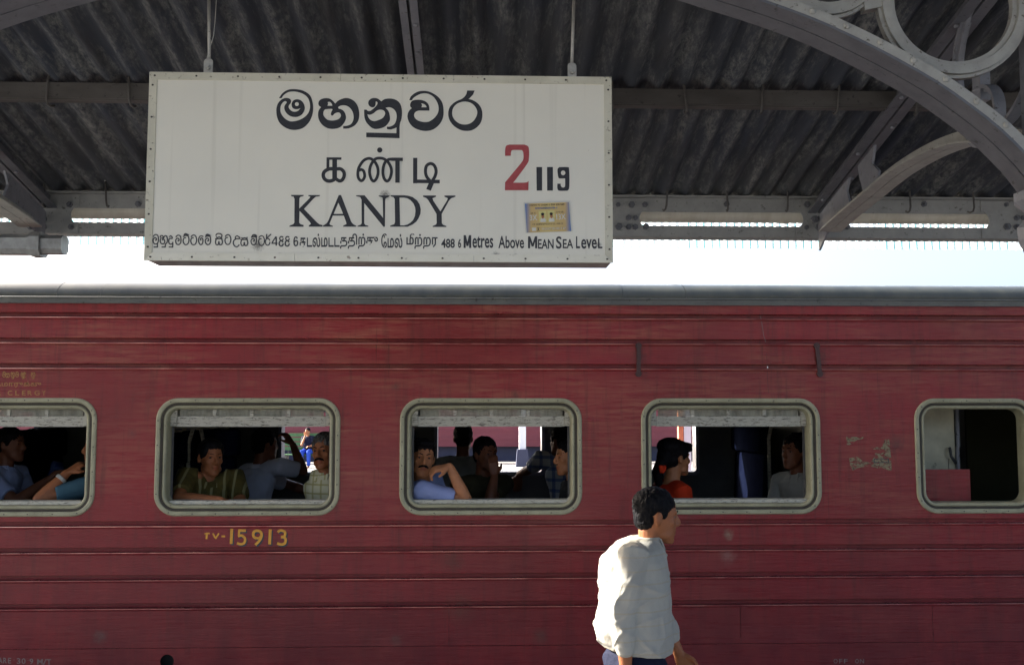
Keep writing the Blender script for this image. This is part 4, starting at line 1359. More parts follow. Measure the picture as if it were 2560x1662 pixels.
# ---- window frames
def frame_prof():
    # (inset from the outer outline, y)
    return [(0, YT + .002), (.0, YT - .004), (.003, YT - .009), (.008, YT - .0115), (.022, YT - .0115), (.028, YT - .009), (.030, YT - .004), (.032, YT + .022),
            (.043, YT + .024), (.045, YT + .002), (.050, YT - .002), (.056, YT - .003), (.062, YT + .0), (.066, YT + .007), (.068, YT + .016), (.070, YT + .055), (.070, YT + .10)]
def sweep_frame(w, prof, nm, mat, parent=tc):
    a, b, z0, z1 = w
    rings = []
    for (ins_, y) in prof:
        r = max(.012, RR - ins_)
        rings.append([Vector((x, y, z)) for x, z in rrect(a + ins_, b - ins_, z0 + ins_, z1 - ins_, r)])
    mb = MB(); mb.loft(rings, cap=False)
    return mb.build(nm, mat, parent, smooth=False)
for wi, w in enumerate(WIN):
    a, b, z0, z1 = w
    fr = sweep_frame(w, frame_prof(), 'window', 'cream_metal')
    sr = []
    for (ins_, y) in ((.0305, YT - .003), (.0305, YT - .0055), (.0445, YT - .0035), (.0445, YT + .001)):
        sr.append([Vector((x, y, z)) for x, z in rrect(a + ins_, b - ins_, z0 + ins_, z1 - ins_, RR - ins_)])
    mb = MB(); mb.loft(sr, cap=False); mb.build('shade_ring', 'groove_shade', fr)  # dark ring added in the frame groove to paint its shade
    mb = MB()
    pth_ = rrect(a + .015, b - .015, z0 + .015, z1 - .015, RR - .015, 4)
    # screws at even steps along the outline
    seg = [(Vector((*pth_[i], 0)), Vector((*pth_[(i + 1) % len(pth_)], 0))) for i in range(len(pth_))]
    tot = sum((q - p).length for p, q in seg); nxt = .06; acc = 0
    for p, q in seg:
        l = (q - p).length
        while nxt <= acc + l:
            u = p.lerp(q, (nxt - acc) / l if l else 0)
            mb.ell((u.x, YT - .0118, u.y), (.0045, .0022, .0045), n=7, m=4); nxt += .148 + random.uniform(-.006, .006)
        acc += l
    tag(mb.build('screws', 'rivet', fr), kind='stuff')
    if wi == 4:
        continue
    # raised timber sash: rail, panes, glazing bars, side guides
    ys = YT + .062
    ia, ib = a + .0705, b - .0705
    zr0, zr1 = py2z(1066, ys), py2z(1040, ys)
    ztop = z1 - .0705
    mb = MB(); mb.box((ia + .040, ys, zr0), (ib - .034, ys + .022, zr1)); mb.build('sash_rail', 'chipped', fr)
    for (u, v) in ((ia, ia + .038), (ib - .032, ib)):
        mb = MB(); mb.box((u, ys - .006, zr0 + .004), (v, ys + .026, ztop)); mb.build('sash_stile', 'chipped', fr)
    n = 4
    L_ = (ib - .034) - (ia + .040)
    for k in range(1, n):
        x = ia + .04 + L_ * k / n
        mb = MB(); mb.box((x - .011, ys + .002, zr1 + .0005), (x + .011, ys + .02, ztop)); mb.build('glazing_bar', 'chipped', fr)
    for k in range(n):
        x0 = ia + .04 + L_ * k / n + .0115; x1 = ia + .04 + L_ * (k + 1) / n - .0115
        mb = MB(); mb.box((x0, ys + .009, zr1 + .0005), (x1, ys + .012, ztop)); mb.build('pane', 'pane', fr)
    # sill board and guides below the sash
    mb = MB(); mb.box((ia, YT + .022, z0 + .0705), (ib, YT + .12, z0 + .092)); mb.build('sill', 'chipped', fr)
    for (u, v) in ((ia, ia + .012), (ib - .012, ib)):
        mb = MB(); mb.box((u, ys + .028, z0 + .093), (v, ys + .04, zr0 - .002)); mb.build('guide', 'steel_dark', fr)

# ---- lining of the near side (inside), floor, ceiling, far side
cont2 = [[(CX0, FLZ), (CX1, FLZ), (CX1, 2.6), (CX0, 2.6)]]
for (a, b, z0, z1) in WIN:
    cont2.append(rrect(a + .065, b - .065, z0 + .065, z1 - .065, RR - .06)[::-1])
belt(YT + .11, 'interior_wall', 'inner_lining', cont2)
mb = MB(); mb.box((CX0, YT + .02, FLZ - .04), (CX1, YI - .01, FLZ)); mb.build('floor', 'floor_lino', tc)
mb = MB(); mb.box((CX0, YT + .03, 2.62), (CX1, YI - .03, 2.64)); mb.build('ceiling', 'interior_ceiling', tc)
for x in (CX0, CX1):
    mb = MB(); mb.box((x - .02, YT + .0, zbot), (x + .02, YI, 2.6)); mb.build('end_wall', 'carriage_red', tc)
def fx(px): return px2x(px, YI)
FW = [(fx(-230), fx(102)), (fx(712), fx(990)), (fx(1095), fx(1352)), (fx(1475), fx(1731)), (fx(2530), fx(2800)), (fx(-700), fx(-420))]
zf0 = CAMZ - (1176 - 1030) / F * YI
for (y, mt) in ((YI, 'carriage_red'), (YI - .10, 'interior_wall')):
    cf = [[(CX0, zbot if mt == 'carriage_red' else FLZ), (CX1, zbot if mt == 'carriage_red' else FLZ), (CX1, 2.62), (CX0, 2.62)]]
    for (a, b) in FW:
        cf.append(rrect(a, b, zf0, 2.12, .03)[::-1])
    belt(y, mt, 'far_side' if mt == 'carriage_red' else 'far_lining', cf)
for (a, b) in FW:
    rings = [[Vector((x, y, z)) for x, z in rrect(a + i_, b - i_, zf0 + i_, 2.12 - i_, .03)] for (i_, y) in ((-.03, YI - .105), (-.03, YI - .125), (.0, YI - .125), (.004, YI - .05), (.004, YI + .01), (-.03, YI + .01), (-.03, YI + .004))]
    mb = MB(); mb.loft(rings, cap=False); fw_ = mb.build('far_window', 'steel_grey', tc)
    mb = MB(); mb.box((a + .006, YI - .06, 1.97), (b - .006, YI - .04, 2.02)); mb.build('sash_rail', 'chipped', fw_)
    k0 = (b - a) / 4
    for k in range(1, 4):
        mb = MB(); mb.box((a + k0 * k - .01, YI - .058, 2.021), (a + k0 * k + .01, YI - .045, 2.114)); mb.build('glazing_bar', 'chipped', fw_)
    mb = MB(); mb.box((a + .006, YI - .052, 2.0205), (b - .006, YI - .05, 2.114)); mb.build('pane', 'pane', fw_)

# seats: high backed benches back to back, near and far side of the aisle
def bench(X, y0, y1, facing, parent=tc, top=1.80, lb=None):
    s = facing
    st = D.objects.new('bench_seat', None); COL.objects.link(st); st.parent = tc
    st.location = Vector((X, (y0 + y1) / 2, FLZ)) - wloc(tc); bpy.context.view_layer.update()
    if lb: st['label'] = lb
    def slab(x0, x1, z0, z1, lean, nm, r=.03):
        mb = MB()
        rings = []
        for (yy, e) in ((y0, .5), (y0 + .015, 0), (y1 - .015, 0), (y1, .5)):
            cc = rrect(0, abs(x1 - x0), z0, z1, r, 4)
            cx_, cz_ = abs(x1 - x0) / 2, (z0 + z1) / 2
            rings.append([Vector((X + s * (min(abs(x0), abs(x1)) + cx_ + (u - cx_) * (1 - .25 * e)) + s * lean * (v - z0), yy, cz_ + (v - cz_) * (1 - .04 * e))) for u, v in cc])
        mb.loft(rings)
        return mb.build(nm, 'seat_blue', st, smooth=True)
    slab(.11, .60, FLZ + .34, FLZ + .47, 0, 'cushion')
    slab(.02, .12, FLZ + .46, top - .24, -.05, 'backrest')
    slab(.02, .13, top - .235, top, -.02, 'headrest')
    mb = MB(); mb.box((X + s * .35 - .03, y0 + .1, FLZ), (X + s * .35 + .03, y0 + .16, FLZ + .33)); mb.box((X + s * .35 - .03, y1 - .16, FLZ), (X + s * .35 + .03, y1 - .1, FLZ + .33)); mb.build('seat_leg', 'steel_dark', st)
    ye = y1 + .012 if y0 < 7 else y0 - .012
    mb = MB(); mb.tube([(X + s * .05, ye, FLZ), (X + s * .05, ye, top - .1), (X + s * .02, ye, top + .02)], .016, 8); mb.build('end_rail', 'chipped', st, smooth=True)
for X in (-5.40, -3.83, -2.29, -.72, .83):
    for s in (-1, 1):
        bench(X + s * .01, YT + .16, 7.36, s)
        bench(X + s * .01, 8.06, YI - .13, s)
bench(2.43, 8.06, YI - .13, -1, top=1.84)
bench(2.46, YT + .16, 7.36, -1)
# partition and louvre panel on the far side, partition to the vestibule
xa, xb = px2x(1760, YI - .14), px2x(1860, YI - .14)
mb = MB(); mb.box((px2x(425, YI - .15), YI - .14, py2z(1100, YI - .15)), (px2x(572, YI - .15), YI - .112, py2z(1060, YI - .15))); lvp = mb.build('louvre_panel', 'interior_cream', tc)
for c in range(4):
    for r_ in range(3):
        x0 = px2x(432 + c * 35, YI - .15); z0 = py2z(1075 + r_ * 9, YI - .15)
        mb = MB(); mb.hexa([(x0, YI - .142, z0), (x0 + .085, YI - .142, z0), (x0 + .085, YI - .1405, z0 + .018), (x0, YI - .1405, z0 + .018),
                            (x0, YI - .158, z0), (x0 + .085, YI - .158, z0), (x0 + .085, YI - .142, z0 + .018), (x0, YI - .142, z0 + .018)])
        mb.build('louvre', 'steel_grey', lvp)
# vestibule bay behind the last window
xv = at(2130, 1140, YT).x
mb = MB(); mb.box((2.55, YT + .115, FLZ), (2.58, YI - .11, 2.6)); mb.build('partition', 'interior_wall', tc)
yv = YT + .52
mb = MB(); mb.box((2.60, yv, FLZ), (px2x(2384, yv), yv + .03, 2.6)); mb.build('vestibule_wall', 'interior_cream', tc)
xq = px2x(2392, yv - .03)
mb = MB(); mb.tube([(xq, yv - .02, FLZ), (xq, yv - .02, 1.70), (xq + .006, yv - .02, 1.72), (xq + .004, yv - .02, 2.6)], .014, 8); mb.build('conduit', 'steel_grey', tc, smooth=True)
mb = MB(); p = at(2352, 1055, yv); mb.box((p.x, yv - .004, at(2352, 1053, yv).z), (px2x(2382, yv), yv - .0005, at(2352, 1028, yv).z)); mb.build('cover_plate', 'interior_cream', tc)
mb = MB(); p = at(2375, 1130, yv); mb.tube([tuple(at(2374, 1118, yv - .03)), tuple(at(2378, 1140, yv - .05)), tuple(at(2390, 1158, yv - .04))], .010, 8); mb.build('door_catch', 'steel_dark', tc, smooth=True)
mb = MB(); mb.tube([tuple(at(2372, 1146, yv - .004)), tuple(at(2372, 1176, yv - .004))], .0018, 5); mb.build('wire', 'black', tc)
mb = MB(); mb.box((px2x(2414, 7.1), 7.1, FLZ), (px2x(2700, 7.1) + .4, 7.12, 2.6)); mb.build('vestibule_door', 'vestibule_olive' if 'vestibule_olive' in M else 'interior_wall', tc)
yr = YT + .16
mb = MB(); mb.box((px2x(2300, yr), yr, 1.0), (px2x(2419, yr), yr + .025, py2z(1175, yr))); mb.build('red_flap', 'carriage_red', tc)

# ---- fittings and lettering on the side
def bracket(px, tilt):
    pt, pb = at(px, 864, YT - .02), at(px, 934, YT - .02)
    br = MB(); dx = tilt
    br.tube([(pt.x - dx, YT - .004, pt.z), (pt.x - dx, YT - .016, pt.z)], .021, 8)
    br.tube([(pb.x + dx, YT - .004, pb.z), (pb.x + dx, YT - .016, pb.z)], .021, 8)
    o = br.build('lamp_bracket', 'carriage_dark', tc)
    br = MB(); br.hexa([(pt.x - dx - .013, YT - .018, pt.z), (pt.x - dx + .013, YT - .018, pt.z), (pt.x - dx + .013, YT - .008, pt.z + .004), (pt.x - dx - .013, YT - .008, pt.z + .004)] +
                       [(pb.x + dx - .013, YT - .018, pb.z), (pb.x + dx + .013, YT - .018, pb.z), (pb.x + dx + .013, YT - .008, pb.z), (pb.x + dx - .013, YT - .008, pb.z)])
    b2 = br.build('strap', 'carriage_dark', o)
M['carriage_dark'] = paint('carriage_dark', (.05, .02, .018), (.075, .028, .026), 30, rough=.5)
bracket(1597, 0); bracket(2047, .010)
# hairline of light filler running down beside the right bracket
pp = [at(x, y, YT - .0005) for x, y in ((1901, 790), (1904, 805), (1909, 838), (1914, 855), (1916, 882), (1918, 916), (1919, 950), (1921, 982))]
vs, fs = [], []
for i, p in enumerate(pp):
    w_ = .0022 if i < 4 else .0012
    yy = YT - (.0012)
    vs += [(p.x - w_, yy, p.z), (p.x + w_, yy, p.z)]
for i in range(3): fs.append((2 * i, 2 * i + 1, 2 * i + 3, 2 * i + 2))
fs2 = [(2 * i, 2 * i + 1, 2 * i + 3, 2 * i + 2) for i in range(4, 7)]
me = D.meshes.new('filler_seam'); me.from_pydata(vs, [], fs); link('filler_seam', me, 'stencil_white', tc)
me = D.meshes.new('filler_seam'); me.from_pydata(vs, [], fs2); link('filler_seam', me, 'carriage_dark', tc)
for (px, py) in ((1919, 918),):
    mb = MB(); mb.ell(at(px, py, YT - .008), (.004, .003, .008)); mb.build('paint_drip', 'white_post', tc)

# number TV-15913 with its drop shadow
NZ = (490, 1310, 9.52)
dig = [[([(195, 215), (328, 215)], 34), ([(258, 225), (248, 350)], 46)],
       [([(400, 212), (468, 335)], 34), ([(545, 212), (462, 345)], 34)],
       [([(605, 285), (695, 285)], 40)],
       [([(850, 105), (836, 465)], 62)],
       [([(1005, 148), (1185, 148)], 56), ([(1028, 150), (1020, 285)], 46), ([(1000, 285), (1080, 265), (1150, 310), (1170, 375), (1135, 450), (1060, 470), (975, 445)], 52)],
       [([(1440, 330), (1380, 300), (1360, 235), (1390, 170), (1460, 150), (1530, 175), (1560, 240), (1540, 330), (1490, 410), (1410, 490)], 56), ([(1440, 330), (1500, 325), (1545, 280)], 46)],
       [([(1768, 118), (1752, 475)], 62)],
       [([(1945, 190), (1990, 150), (2060, 150), (2120, 190), (2110, 270), (2050, 300)], 54), ([(2020, 300), (2100, 310), (2135, 370), (2110, 450), (2030, 478), (1930, 450)], 56)]]
YN = YT - .0006
for g in dig:
    g = [(st, w_ * 1.12) for st, w_ in g]
    sg2 = [([(x + 30, y + 32) for x, y in st], w_ * 1.0) for st, w_ in g]
    strokes('numeral_shadow', 'letter_shadow', tc, NZ, [sg2], 50, YN)
for g in dig:
    strokes('numeral', 'yellow', tc, NZ, [[(st, w_ * 1.12) for st, w_ in g]], 50, YN - .0008)
# faded tri-lingual notice at the left
def tword(s, box, mat, bold=.0, nm='lettering', skew=0, Y=None):
    me = text_mesh(s, bold); fit(me, box, Y or YN, skew); return link(nm, me, mat, tc)
for (s, x0, x1) in (('C', 19, 31), ('L', 38, 48), ('E', 55, 64), ('R', 69, 80), ('G', 86, 99), ('Y', 105, 114), ('R', -8, 3)):
    tword(s, (x0, 976, x1, 988), 'yellow_old', .02)
tword('தமாருக்கு', (-14, 952, 103, 970), 'yellow_old', .015)
fade = [sh(s_ma, 0, 0), sh(s_sa, -1400, 0), sh(s_hu, 220, 0), sh(s_ma, 620, 0), sh(s_hu, 700, 0), sh(s_u, -1050, -20), sh(s_hu, 1180, 0)]
strokes('lettering', 'yellow_old', tc, (0, 921, 19.0), fade, 36, YN)
for (s, x0, x1) in (('A', -4, 6), ('R', 8, 17), ('E', 20, 28), ('·', 33, 37), ('3', 42, 51), ('0', 54, 64), ('·', 69, 72), ('9', 74, 83), ('M', 93, 107), ('/', 107, 117), ('T', 117, 128)):
    dy = (x0 - 10) / 120 * 4
    tword(s, (x0, 1643 + dy + (4 if s == '·' else 0), x1, (1648 if s == '·' else 1657) + dy), 'stencil_white', .015, Y=YT - .0052)
for (s, x0, x1) in (('O', 2084, 2094), ('F', 2098, 2106), ('F', 2110, 2119), ('O', 2138, 2147), ('N', 2150, 2160)):
    tword(s, (x0, 1646, x1, 1657), 'stencil_white', .01, Y=YT - .0052)
# torn notice on the side between the two right windows
def m_torn():
    m, nt, b = newmat('torn_notice')
    nt.nodes.remove(b)
    out = nt.nodes['Material Output']
    df = N(nt, 'ShaderNodeBsdfDiffuse')
    v = coords(nt, (1, 1, 1), 'World')
    L(nt, mixc(nt, ramp(nt, nz(nt, v, 60, 5, .7), .55, .62), (.27, .225, .145), (.06, .06, .045)), df.inputs[0])
    tr = N(nt, 'ShaderNodeBsdfTransparent')
    mx = N(nt, 'ShaderNodeMixShader')
    L(nt, ramp(nt, nz(nt, coords(nt, (1, 1, 1.6), 'World'), 30, 8, .75, .6), .455, .50), mx.inputs[0])
    L(nt, tr.outputs[0], mx.inputs[1]); L(nt, df.outputs[0], mx.inputs[2])
    L(nt, mx.outputs[0], out.inputs[0])
    return m
M['torn'] = m_torn()
tn = empty('torn_notice', at(2170, 1180, YT - .002)); tag(tn, 'torn remains of a paper notice on the red side, left of the last window', 'notice')
TC = (2080, 1070, 11.885)
def tpoly(pts, dy=.0010):
    me = curve_fill([[(p[0], -p[1]) for p in pts]])
    to_plane(me, lambda x, y: at(TC[0] + x / TC[2], TC[1] - y / TC[2], YT - dy))
    return me
for nm_, pl in (('paper_scrap', [(420, 250), (960, 262), (900, 320), (740, 350), (640, 440), (520, 500), (440, 490)]),
           ('paper_scrap', [(1540, 340), (1700, 320), (1760, 900), (1770, 1290), (1640, 1230), (1480, 1180), (1380, 1190), (1180, 1150), (1120, 1040), (1250, 860), (1280, 740), (1480, 740), (1620, 660), (1140, 620), (1150, 560), (1500, 560)]),
           ('paper_scrap', [(510, 890), (760, 840), (900, 960), (1120, 1020), (1080, 1120), (900, 1150), (760, 1180), (620, 1260), (540, 1100)])):
    link(nm_, tpoly(pl), 'torn', tn)
for pl in ([(1240, 900), (1690, 900), (1690, 922), (1240, 922)], [(1240, 1005), (1690, 1005), (1690, 1026), (1240, 1026)], [(1665, 923), (1690, 923), (1690, 1004), (1665, 1004)], [(1240, 923), (1265, 923), (1265, 1004), (1240, 1004)]):
    link('printed_line', tpoly(pl, .0014), 'letter_shadow', tn)

# ================================================================== people
SHIRTS = {
    'pale_blue': cloth('cloth_pale_blue', (.34, .38, .55), (.27, .31, .46)),
    'sky_blue': cloth('cloth_sky_blue', (.30, .36, .62), (.24, .29, .52)),
    'vivid_blue': cloth('cloth_vivid_blue', (.06, .12, .45), (.04, .08, .32), plaid=((.16, .26, .6), 11, 11, .3)),
    'teal': cloth('cloth_teal', (.07, .15, .20), (.05, .11, .15)),
    'olive_print': cloth('cloth_olive_print', (.12, .09, .022), (.055, .045, .014), plaid=((.30, .27, .13), 14, 0, .22), scale=16),
    'white': cloth('cloth_white', (.55, .57, .68), (.46, .48, .58)),
    'cream': cloth('cloth_cream', (.68, .65, .44), (.6, .58, .40), plaid=((.38, .34, .12), 17, 17, .2)),
    'olive': cloth('cloth_olive', (.05, .042, .02), (.035, .03, .015)),
    'grey': cloth('cloth_grey', (.30, .31, .29), (.24, .24, .23)),
    'check': cloth('cloth_blue_check', (.42, .45, .48), (.36, .38, .4), plaid=((.03, .07, .22), 12, 12, .3)),
    'orange': cloth('cloth_orange_red', (.62, .045, .01), (.5, .03, .008)),
    'ash': cloth('cloth_ash', (.42, .42, .38), (.35, .35, .32)),
    'walker': cloth('cloth_off_white', (.40, .385, .335), (.345, .33, .29), plaid=((.37, .33, .25), 0, 17, .12), scale=5),
    'navy': cloth('cloth_navy', (.006, .008, .024), (.009, .011, .03)),
    'dark': cloth('cloth_dark', (.02, .02, .025), (.03, .03, .03)),
    'blue_trousers': cloth('cloth_blue_trousers', (.03, .08, .45), (.02, .06, .36)),
}


def remesh(mb, voxel, smooth=4, disp=None):
    me = D.meshes.new('r'); me.from_pydata(mb.v, [], mb.f); me.update()
    ob = D.objects.new('r', me); COL.objects.link(ob)
    md = ob.modifiers.new('r', 'REMESH'); md.mode = 'VOXEL'; md.voxel_size = voxel; md.use_smooth_shade = True
    if smooth:
        s_ = ob.modifiers.new('s', 'SMOOTH'); s_.iterations = smooth; s_.factor = .5
    dg = bpy.context.evaluated_depsgraph_get()
    out = D.meshes.new_from_object(ob.evaluated_get(dg))
    D.objects.remove(ob); D.meshes.remove(me)
    if disp:
        for v in out.vertices: v.co = disp(v.co)
    out.shade_smooth()
    return out


def rz(a): return Matrix.Rotation(a, 3, 'Z')
def yaw_of(d): return math.atan2(-d[0], d[1])


def hand(mb, wr, direc, palm_n, curl=.5, side=1, s=1.0):
    """palm with four unequal jointed fingers and a thumb; direc = along the hand, palm_n = out of the palm"""
    d = Vector(direc).normalized(); n = Vector(palm_n); n = (n - d * n.dot(d)).normalized()
    w = d.cross(n) * side
    P = lambda a, b, c=0: wr + d * a * s + w * b * s + n * c * s
    mb.loft([[P(a, b * hw, c * hh) for b, c in ((-1, -.6), (-.6, -1), (.6, -1), (1, -.6), (1, .6), (.6, 1), (-.6, 1), (-1, .6))] for a, hw, hh in ((-.01, .024, .018), (.03, .034, .015), (.075, .040, .013), (.092, .037, .010))])
    for b, l, r in ((-.030, .062, .0078), (-.010, .074, .0086), (.011, .080, .0088), (.031, .072, .0086)):
        p0 = P(.07, b * .8); q = P(.090, b)
        a1 = curl * .9; a2 = curl * 2.0
        q1 = q + (d * math.cos(a1) + n * math.sin(a1)) * l * .52 * s
        q2 = q1 + (d * math.cos(a2) + n * math.sin(a2)) * l * .42 * s
        mb.tube([p0, q, q1, q2], [r * s * 1.05, r * s * 1.08, r * s, r * s * .82], 8, True)
    t0 = P(.018, .028, .004); t1 = P(.045, .052, .014); t2 = P(.072, .058, .026)
    mb.tube([t0, t1, t2], [.013 * s, .0115 * s, .009 * s], 8, True)


def person(label, H, head_dir, body_dir, shirt, skin='skin', hair='hair', hairstyle='short', voxel=.007, pitch=0, roll=0, lean=.04,
           arms=None, sleeve='short', moustache=False, seat_z=None, standing=False, custom=None, group=None, stubble=False, collar=True,
           trousers='dark', pelvis=None, hs=1.0, base=None, shoulder=.185):
    H = Vector(H)
    hm = rz(yaw_of(head_dir)) @ Matrix.Rotation(pitch, 3, 'X') @ Matrix.Rotation(roll, 3, 'Y')
    bm_ = rz(yaw_of(body_dir))
    fwd = bm_ @ Vector((0, 1, 0)); rt = bm_ @ Vector((1, 0, 0)); up = Vector((0, 0, 1))
    hl = lambda x, y, z: H + hm @ (Vector((x, y, z)) * hs)
    neck = H + (hm @ Vector((0, -.045, 0))) * hs + Vector((0, 0, -.165 * hs))
    if pelvis is None:
        pz = FLZ + .50
        if seat_z: pz = seat_z
        pelvis = Vector((neck.x, neck.y, 0)) - fwd * lean * 3
        pelvis.z = min(pz, neck.z - .40)
    pelvis = Vector(pelvis)
    sp = lambda t: pelvis.lerp(neck, t)
    J = {}
    sh_z = Vector((0, 0, -.055))
    for s_, k in ((-1, 'L'), (1, 'R')):
        J['s' + k] = neck + rt * shoulder * s_ + sh_z
        J['e' + k] = J['s' + k] + rt * .05 * s_ + fwd * .04 - up * .27
        J['w' + k] = J['e' + k] + fwd * .22 - rt * .05 * s_ - up * .02
        J['h' + k] = None
        J['c' + k] = .5
    if arms:
        for k, v in arms.items(): J[k] = Vector(v) if not isinstance(v, (float, int)) else v
    body = MB(); cl = MB()
    fem = hairstyle in ('bun', 'girl')
    def ring(c, rx_, ry_, n=16, ex=0):
        return [c + rt * math.cos(2 * PI * k / n) * (rx_ + ex) + fwd * math.sin(2 * PI * k / n) * (ry_ + ex) for k in range(n)]
    tor = [(-.06, .13, .10), (.05, .165, .12), (.3, .150, .108), (.55, .158, .112), (.78, .172, .112), (.88, .160, .095), (.955, .105, .07), (1.0, .058, .056)]
    tk = .80 if (custom and 'shirt' in custom) else 1
    body.loft([ring(sp(t), a * (tk if t < .98 else 1), b * (tk if t < .98 else 1)) for t, a, b in tor])
    if custom is None or 'shirt' not in custom:
        ex = .016 if voxel < .009 else .024
        cl.loft([ring(sp(t), a + ex, b + ex) for t, a, b in [(-.12, .15, .115)] + tor[:-1] + [(.985, .062, .058)]])
    body.tube([neck - up * .03, neck + (H - neck) * .35, hl(0, -.022, -.055)], [.060 * hs, .054 * hs, .056 * hs], 14)
    # head: stacked sections
    secs = [(-.118, .018, .066, .020), (-.110, .034, .060, .032), (-.088, .050, .040, .052), (-.06, .0605, .020, .074), (-.03, .067, .006, .088), (0, .071, -.002, .094),
            (.03, .0745, -.006, .0965), (.06, .0745, -.009, .094), (.085, .068, -.011, .083), (.104, .053, -.013, .064), (.117, .031, -.014, .038), (.122, .012, -.014, .016)]
    body.loft([[hl(a * (.90 if fem and z < -.02 else 1) * math.cos(2 * PI * k / 20), b + c * math.sin(2 * PI * k / 20), z) for k in range(20)] for z, a, b, c in secs])
    body.tube([hl(0, .086, .022), hl(0, .098, .0), hl(0, .108, -.020), hl(0, .106, -.028)], [.0085 * hs, .0105 * hs, .0135 * hs, .0125 * hs], 10, True)
    for s_ in (-1, 1):
        body.ell(hl(.0135 * s_, .096, -.029), (.0095 * hs, .011 * hs, .0085 * hs), hm, 8, 6)
        body.ell(hl(.030 * s_, .078, .030), (.024 * hs, (.007 if fem else .0095) * hs, .0070 * hs), hm, 10, 6)
        body.ell(hl(.041 * s_, .056, -.020), (.021 * hs, .022 * hs, .020 * hs), hm, 10, 6)
        body.ell(hl(.0765 * s_, -.012, -.006), (.0085 * hs, .018 * hs, .031 * hs), hm @ Matrix.Rotation(.35 * s_, 3, 'Z'), 10, 8)
        body.ell(hl(.046 * s_, .035, -.075), (.016 * hs, .03 * hs, .022 * hs), hm, 8, 6)
        # upper and lower lids
        body.ell(hl(.031 * s_, .0785, .0155), (.0165 * hs, .009 * hs, .0042 * hs), hm, 10, 6)
        body.ell(hl(.031 * s_, .077, .0005), (.0155 * hs, .008 * hs, .0035 * hs), hm, 10, 6)
    body.ell(hl(0, .0925, -.0565), (.0225 * hs, .0085 * hs, .0062 * hs), hm, 12, 6)
    body.ell(hl(0, .0905, -.0685), (.0195 * hs, .0095 * hs, .0066 * hs), hm, 12, 6)
    body.ell(hl(0, .078, -.100), (.021 * hs, .018 * hs, .016 * hs), hm, 10, 6)
    for s_, k in ((-1, 'L'), (1, 'R')):
        S, E, W = J['s' + k], J['e' + k], J['w' + k]
        a = [S + up * .0 - rt * s_ * .06, S, S.lerp(E, .35), E]
        body.tube(a, [.050, .054, .048, .040], 12, True)
        body.tube([E, E.lerp(W, .3), W], [.041, .042, .027], 12, True)
        dr = J['d' + k] if ('d' + k) in J else (W - E).normalized()
        pn = J['p' + k] if ('p' + k) in J else Vector((0, 0, -1)) + fwd * .2
        hand(body, W + Vector(dr).normalized() * .012, dr, pn, J['c' + k], 1 if k == 'R' else -1, hs)
        if custom is None or True:
            q = E if sleeve == 'long' else S.lerp(E, .74)
            if sleeve != 'none':
                if custom is None or 'shirt' not in custom: cl.tube([neck - up * .055, neck.lerp(S, .5) - up * .01, S], [.058, .066, .068], 14, True)
                cl.tube([S - rt * s_ * .07, S + up * .006, S.lerp(q, .5), q], [.066, .073, .068, .063 if sleeve == 'short' else .052], 14, sleeve == 'long')
                if sleeve == 'long':
                    cl.tube([E, E.lerp(W, .35), E.lerp(W, .62)], [.056, .053, .050], 12, True)
    # legs
    tr = MB()
    if standing:
        hips = custom['hips']; kn = custom['knees']; an = custom['ankles']
    else:
        hips = [pelvis + rt * s_ * .09 - up * .02 for s_ in (-1, 1)]
        lf = Vector((1 if body_dir[0] > 0 else -1, 0, 0)); lr = Vector((0, -lf.x, 0))
        yc = min(max(pelvis.y, YT + .42), YI - .42)
        kn = [Vector((pelvis.x, yc, pelvis.z)) + lr * s_ * .13 + lf * .42 for s_ in (-1, 1)]
        an = [k_ + lf * .03 - up * (k_.z - FLZ - .09) for k_ in kn]
        fwd_l = lf
    for h_, k_, a_ in zip(hips, kn, an):
        body.tube([h_, h_.lerp(k_, .5), k_], [.088, .075, .056], 12, True)
        body.tube([k_, k_.lerp(a_, .35), a_], [.056, .056, .038], 12, True)
        fd = custom['foot'] if (custom and 'foot' in custom) else fwd_l
        body.tube([a_ - up * .04, a_ - up * .055 + Vector(fd) * .15], [.038, .028], 10, True)
        tr.tube([h_ + up * .06, h_, h_.lerp(k_, .5), k_], [.10, .106, .092, .074], 14, True)
        tr.tube([k_, k_.lerp(a_, .5), k_.lerp(a_, .96)], [.074, .068, .062], 14, True)
    tr.ell(sp(.0) + up * .02, (.165, .135, .13) if standing else (.185, .15, .13), bm_, 14, 8)
    nh = (.5, .5)
    def face(co):
        l = hm.inverted() @ (co - H) / hs
        if l.y > .03 and abs(l.z) < .14:
            for s_ in (-1, 1):
                dx, dz = l.x - .031 * s_, l.z - .008
                g = math.exp(-(dx * dx / (.013 ** 2) + dz * dz / (.0085 ** 2)))
                l.y -= .0085 * g
            dz = l.z + .0625
            if abs(l.x) < .03: l.y -= .003 * math.exp(-(dz / .0028) ** 2)
            return H + (hm @ l) * hs
        return co
    bme = remesh(body, voxel, 2 if voxel < .009 else 1, face)
    # reddish lips and darker skin around the eyes: skin tone attribute
    at_ = bme.attributes.new('tone', 'FLOAT', 'POINT')
    hi_ = hm.inverted()
    vals = []
    for v in bme.vertices:
        l = hi_ @ (v.co - H) / hs
        t = 0.0
        if l.y > .05:
            t += math.exp(-((l.x / .021) ** 4 + ((l.z + .0625) / .0105) ** 4)) * .9
            for s_ in (-1, 1):
                t += math.exp(-(((l.x - .031 * s_) / .017) ** 2 + ((l.z - .008) / .012) ** 2)) * .45
            if stubble: t += .35 * math.exp(-((l.z + .085) / .04) ** 2)
        vals.append(min(1, t))
    at_.data.foreach_set('value', vals)
    if base is None: base = (pelvis.x, pelvis.y, FLZ if not standing else 0)
    po = link('person', bme, skin, None, loc=base)
    tag(po, label, 'person', group)
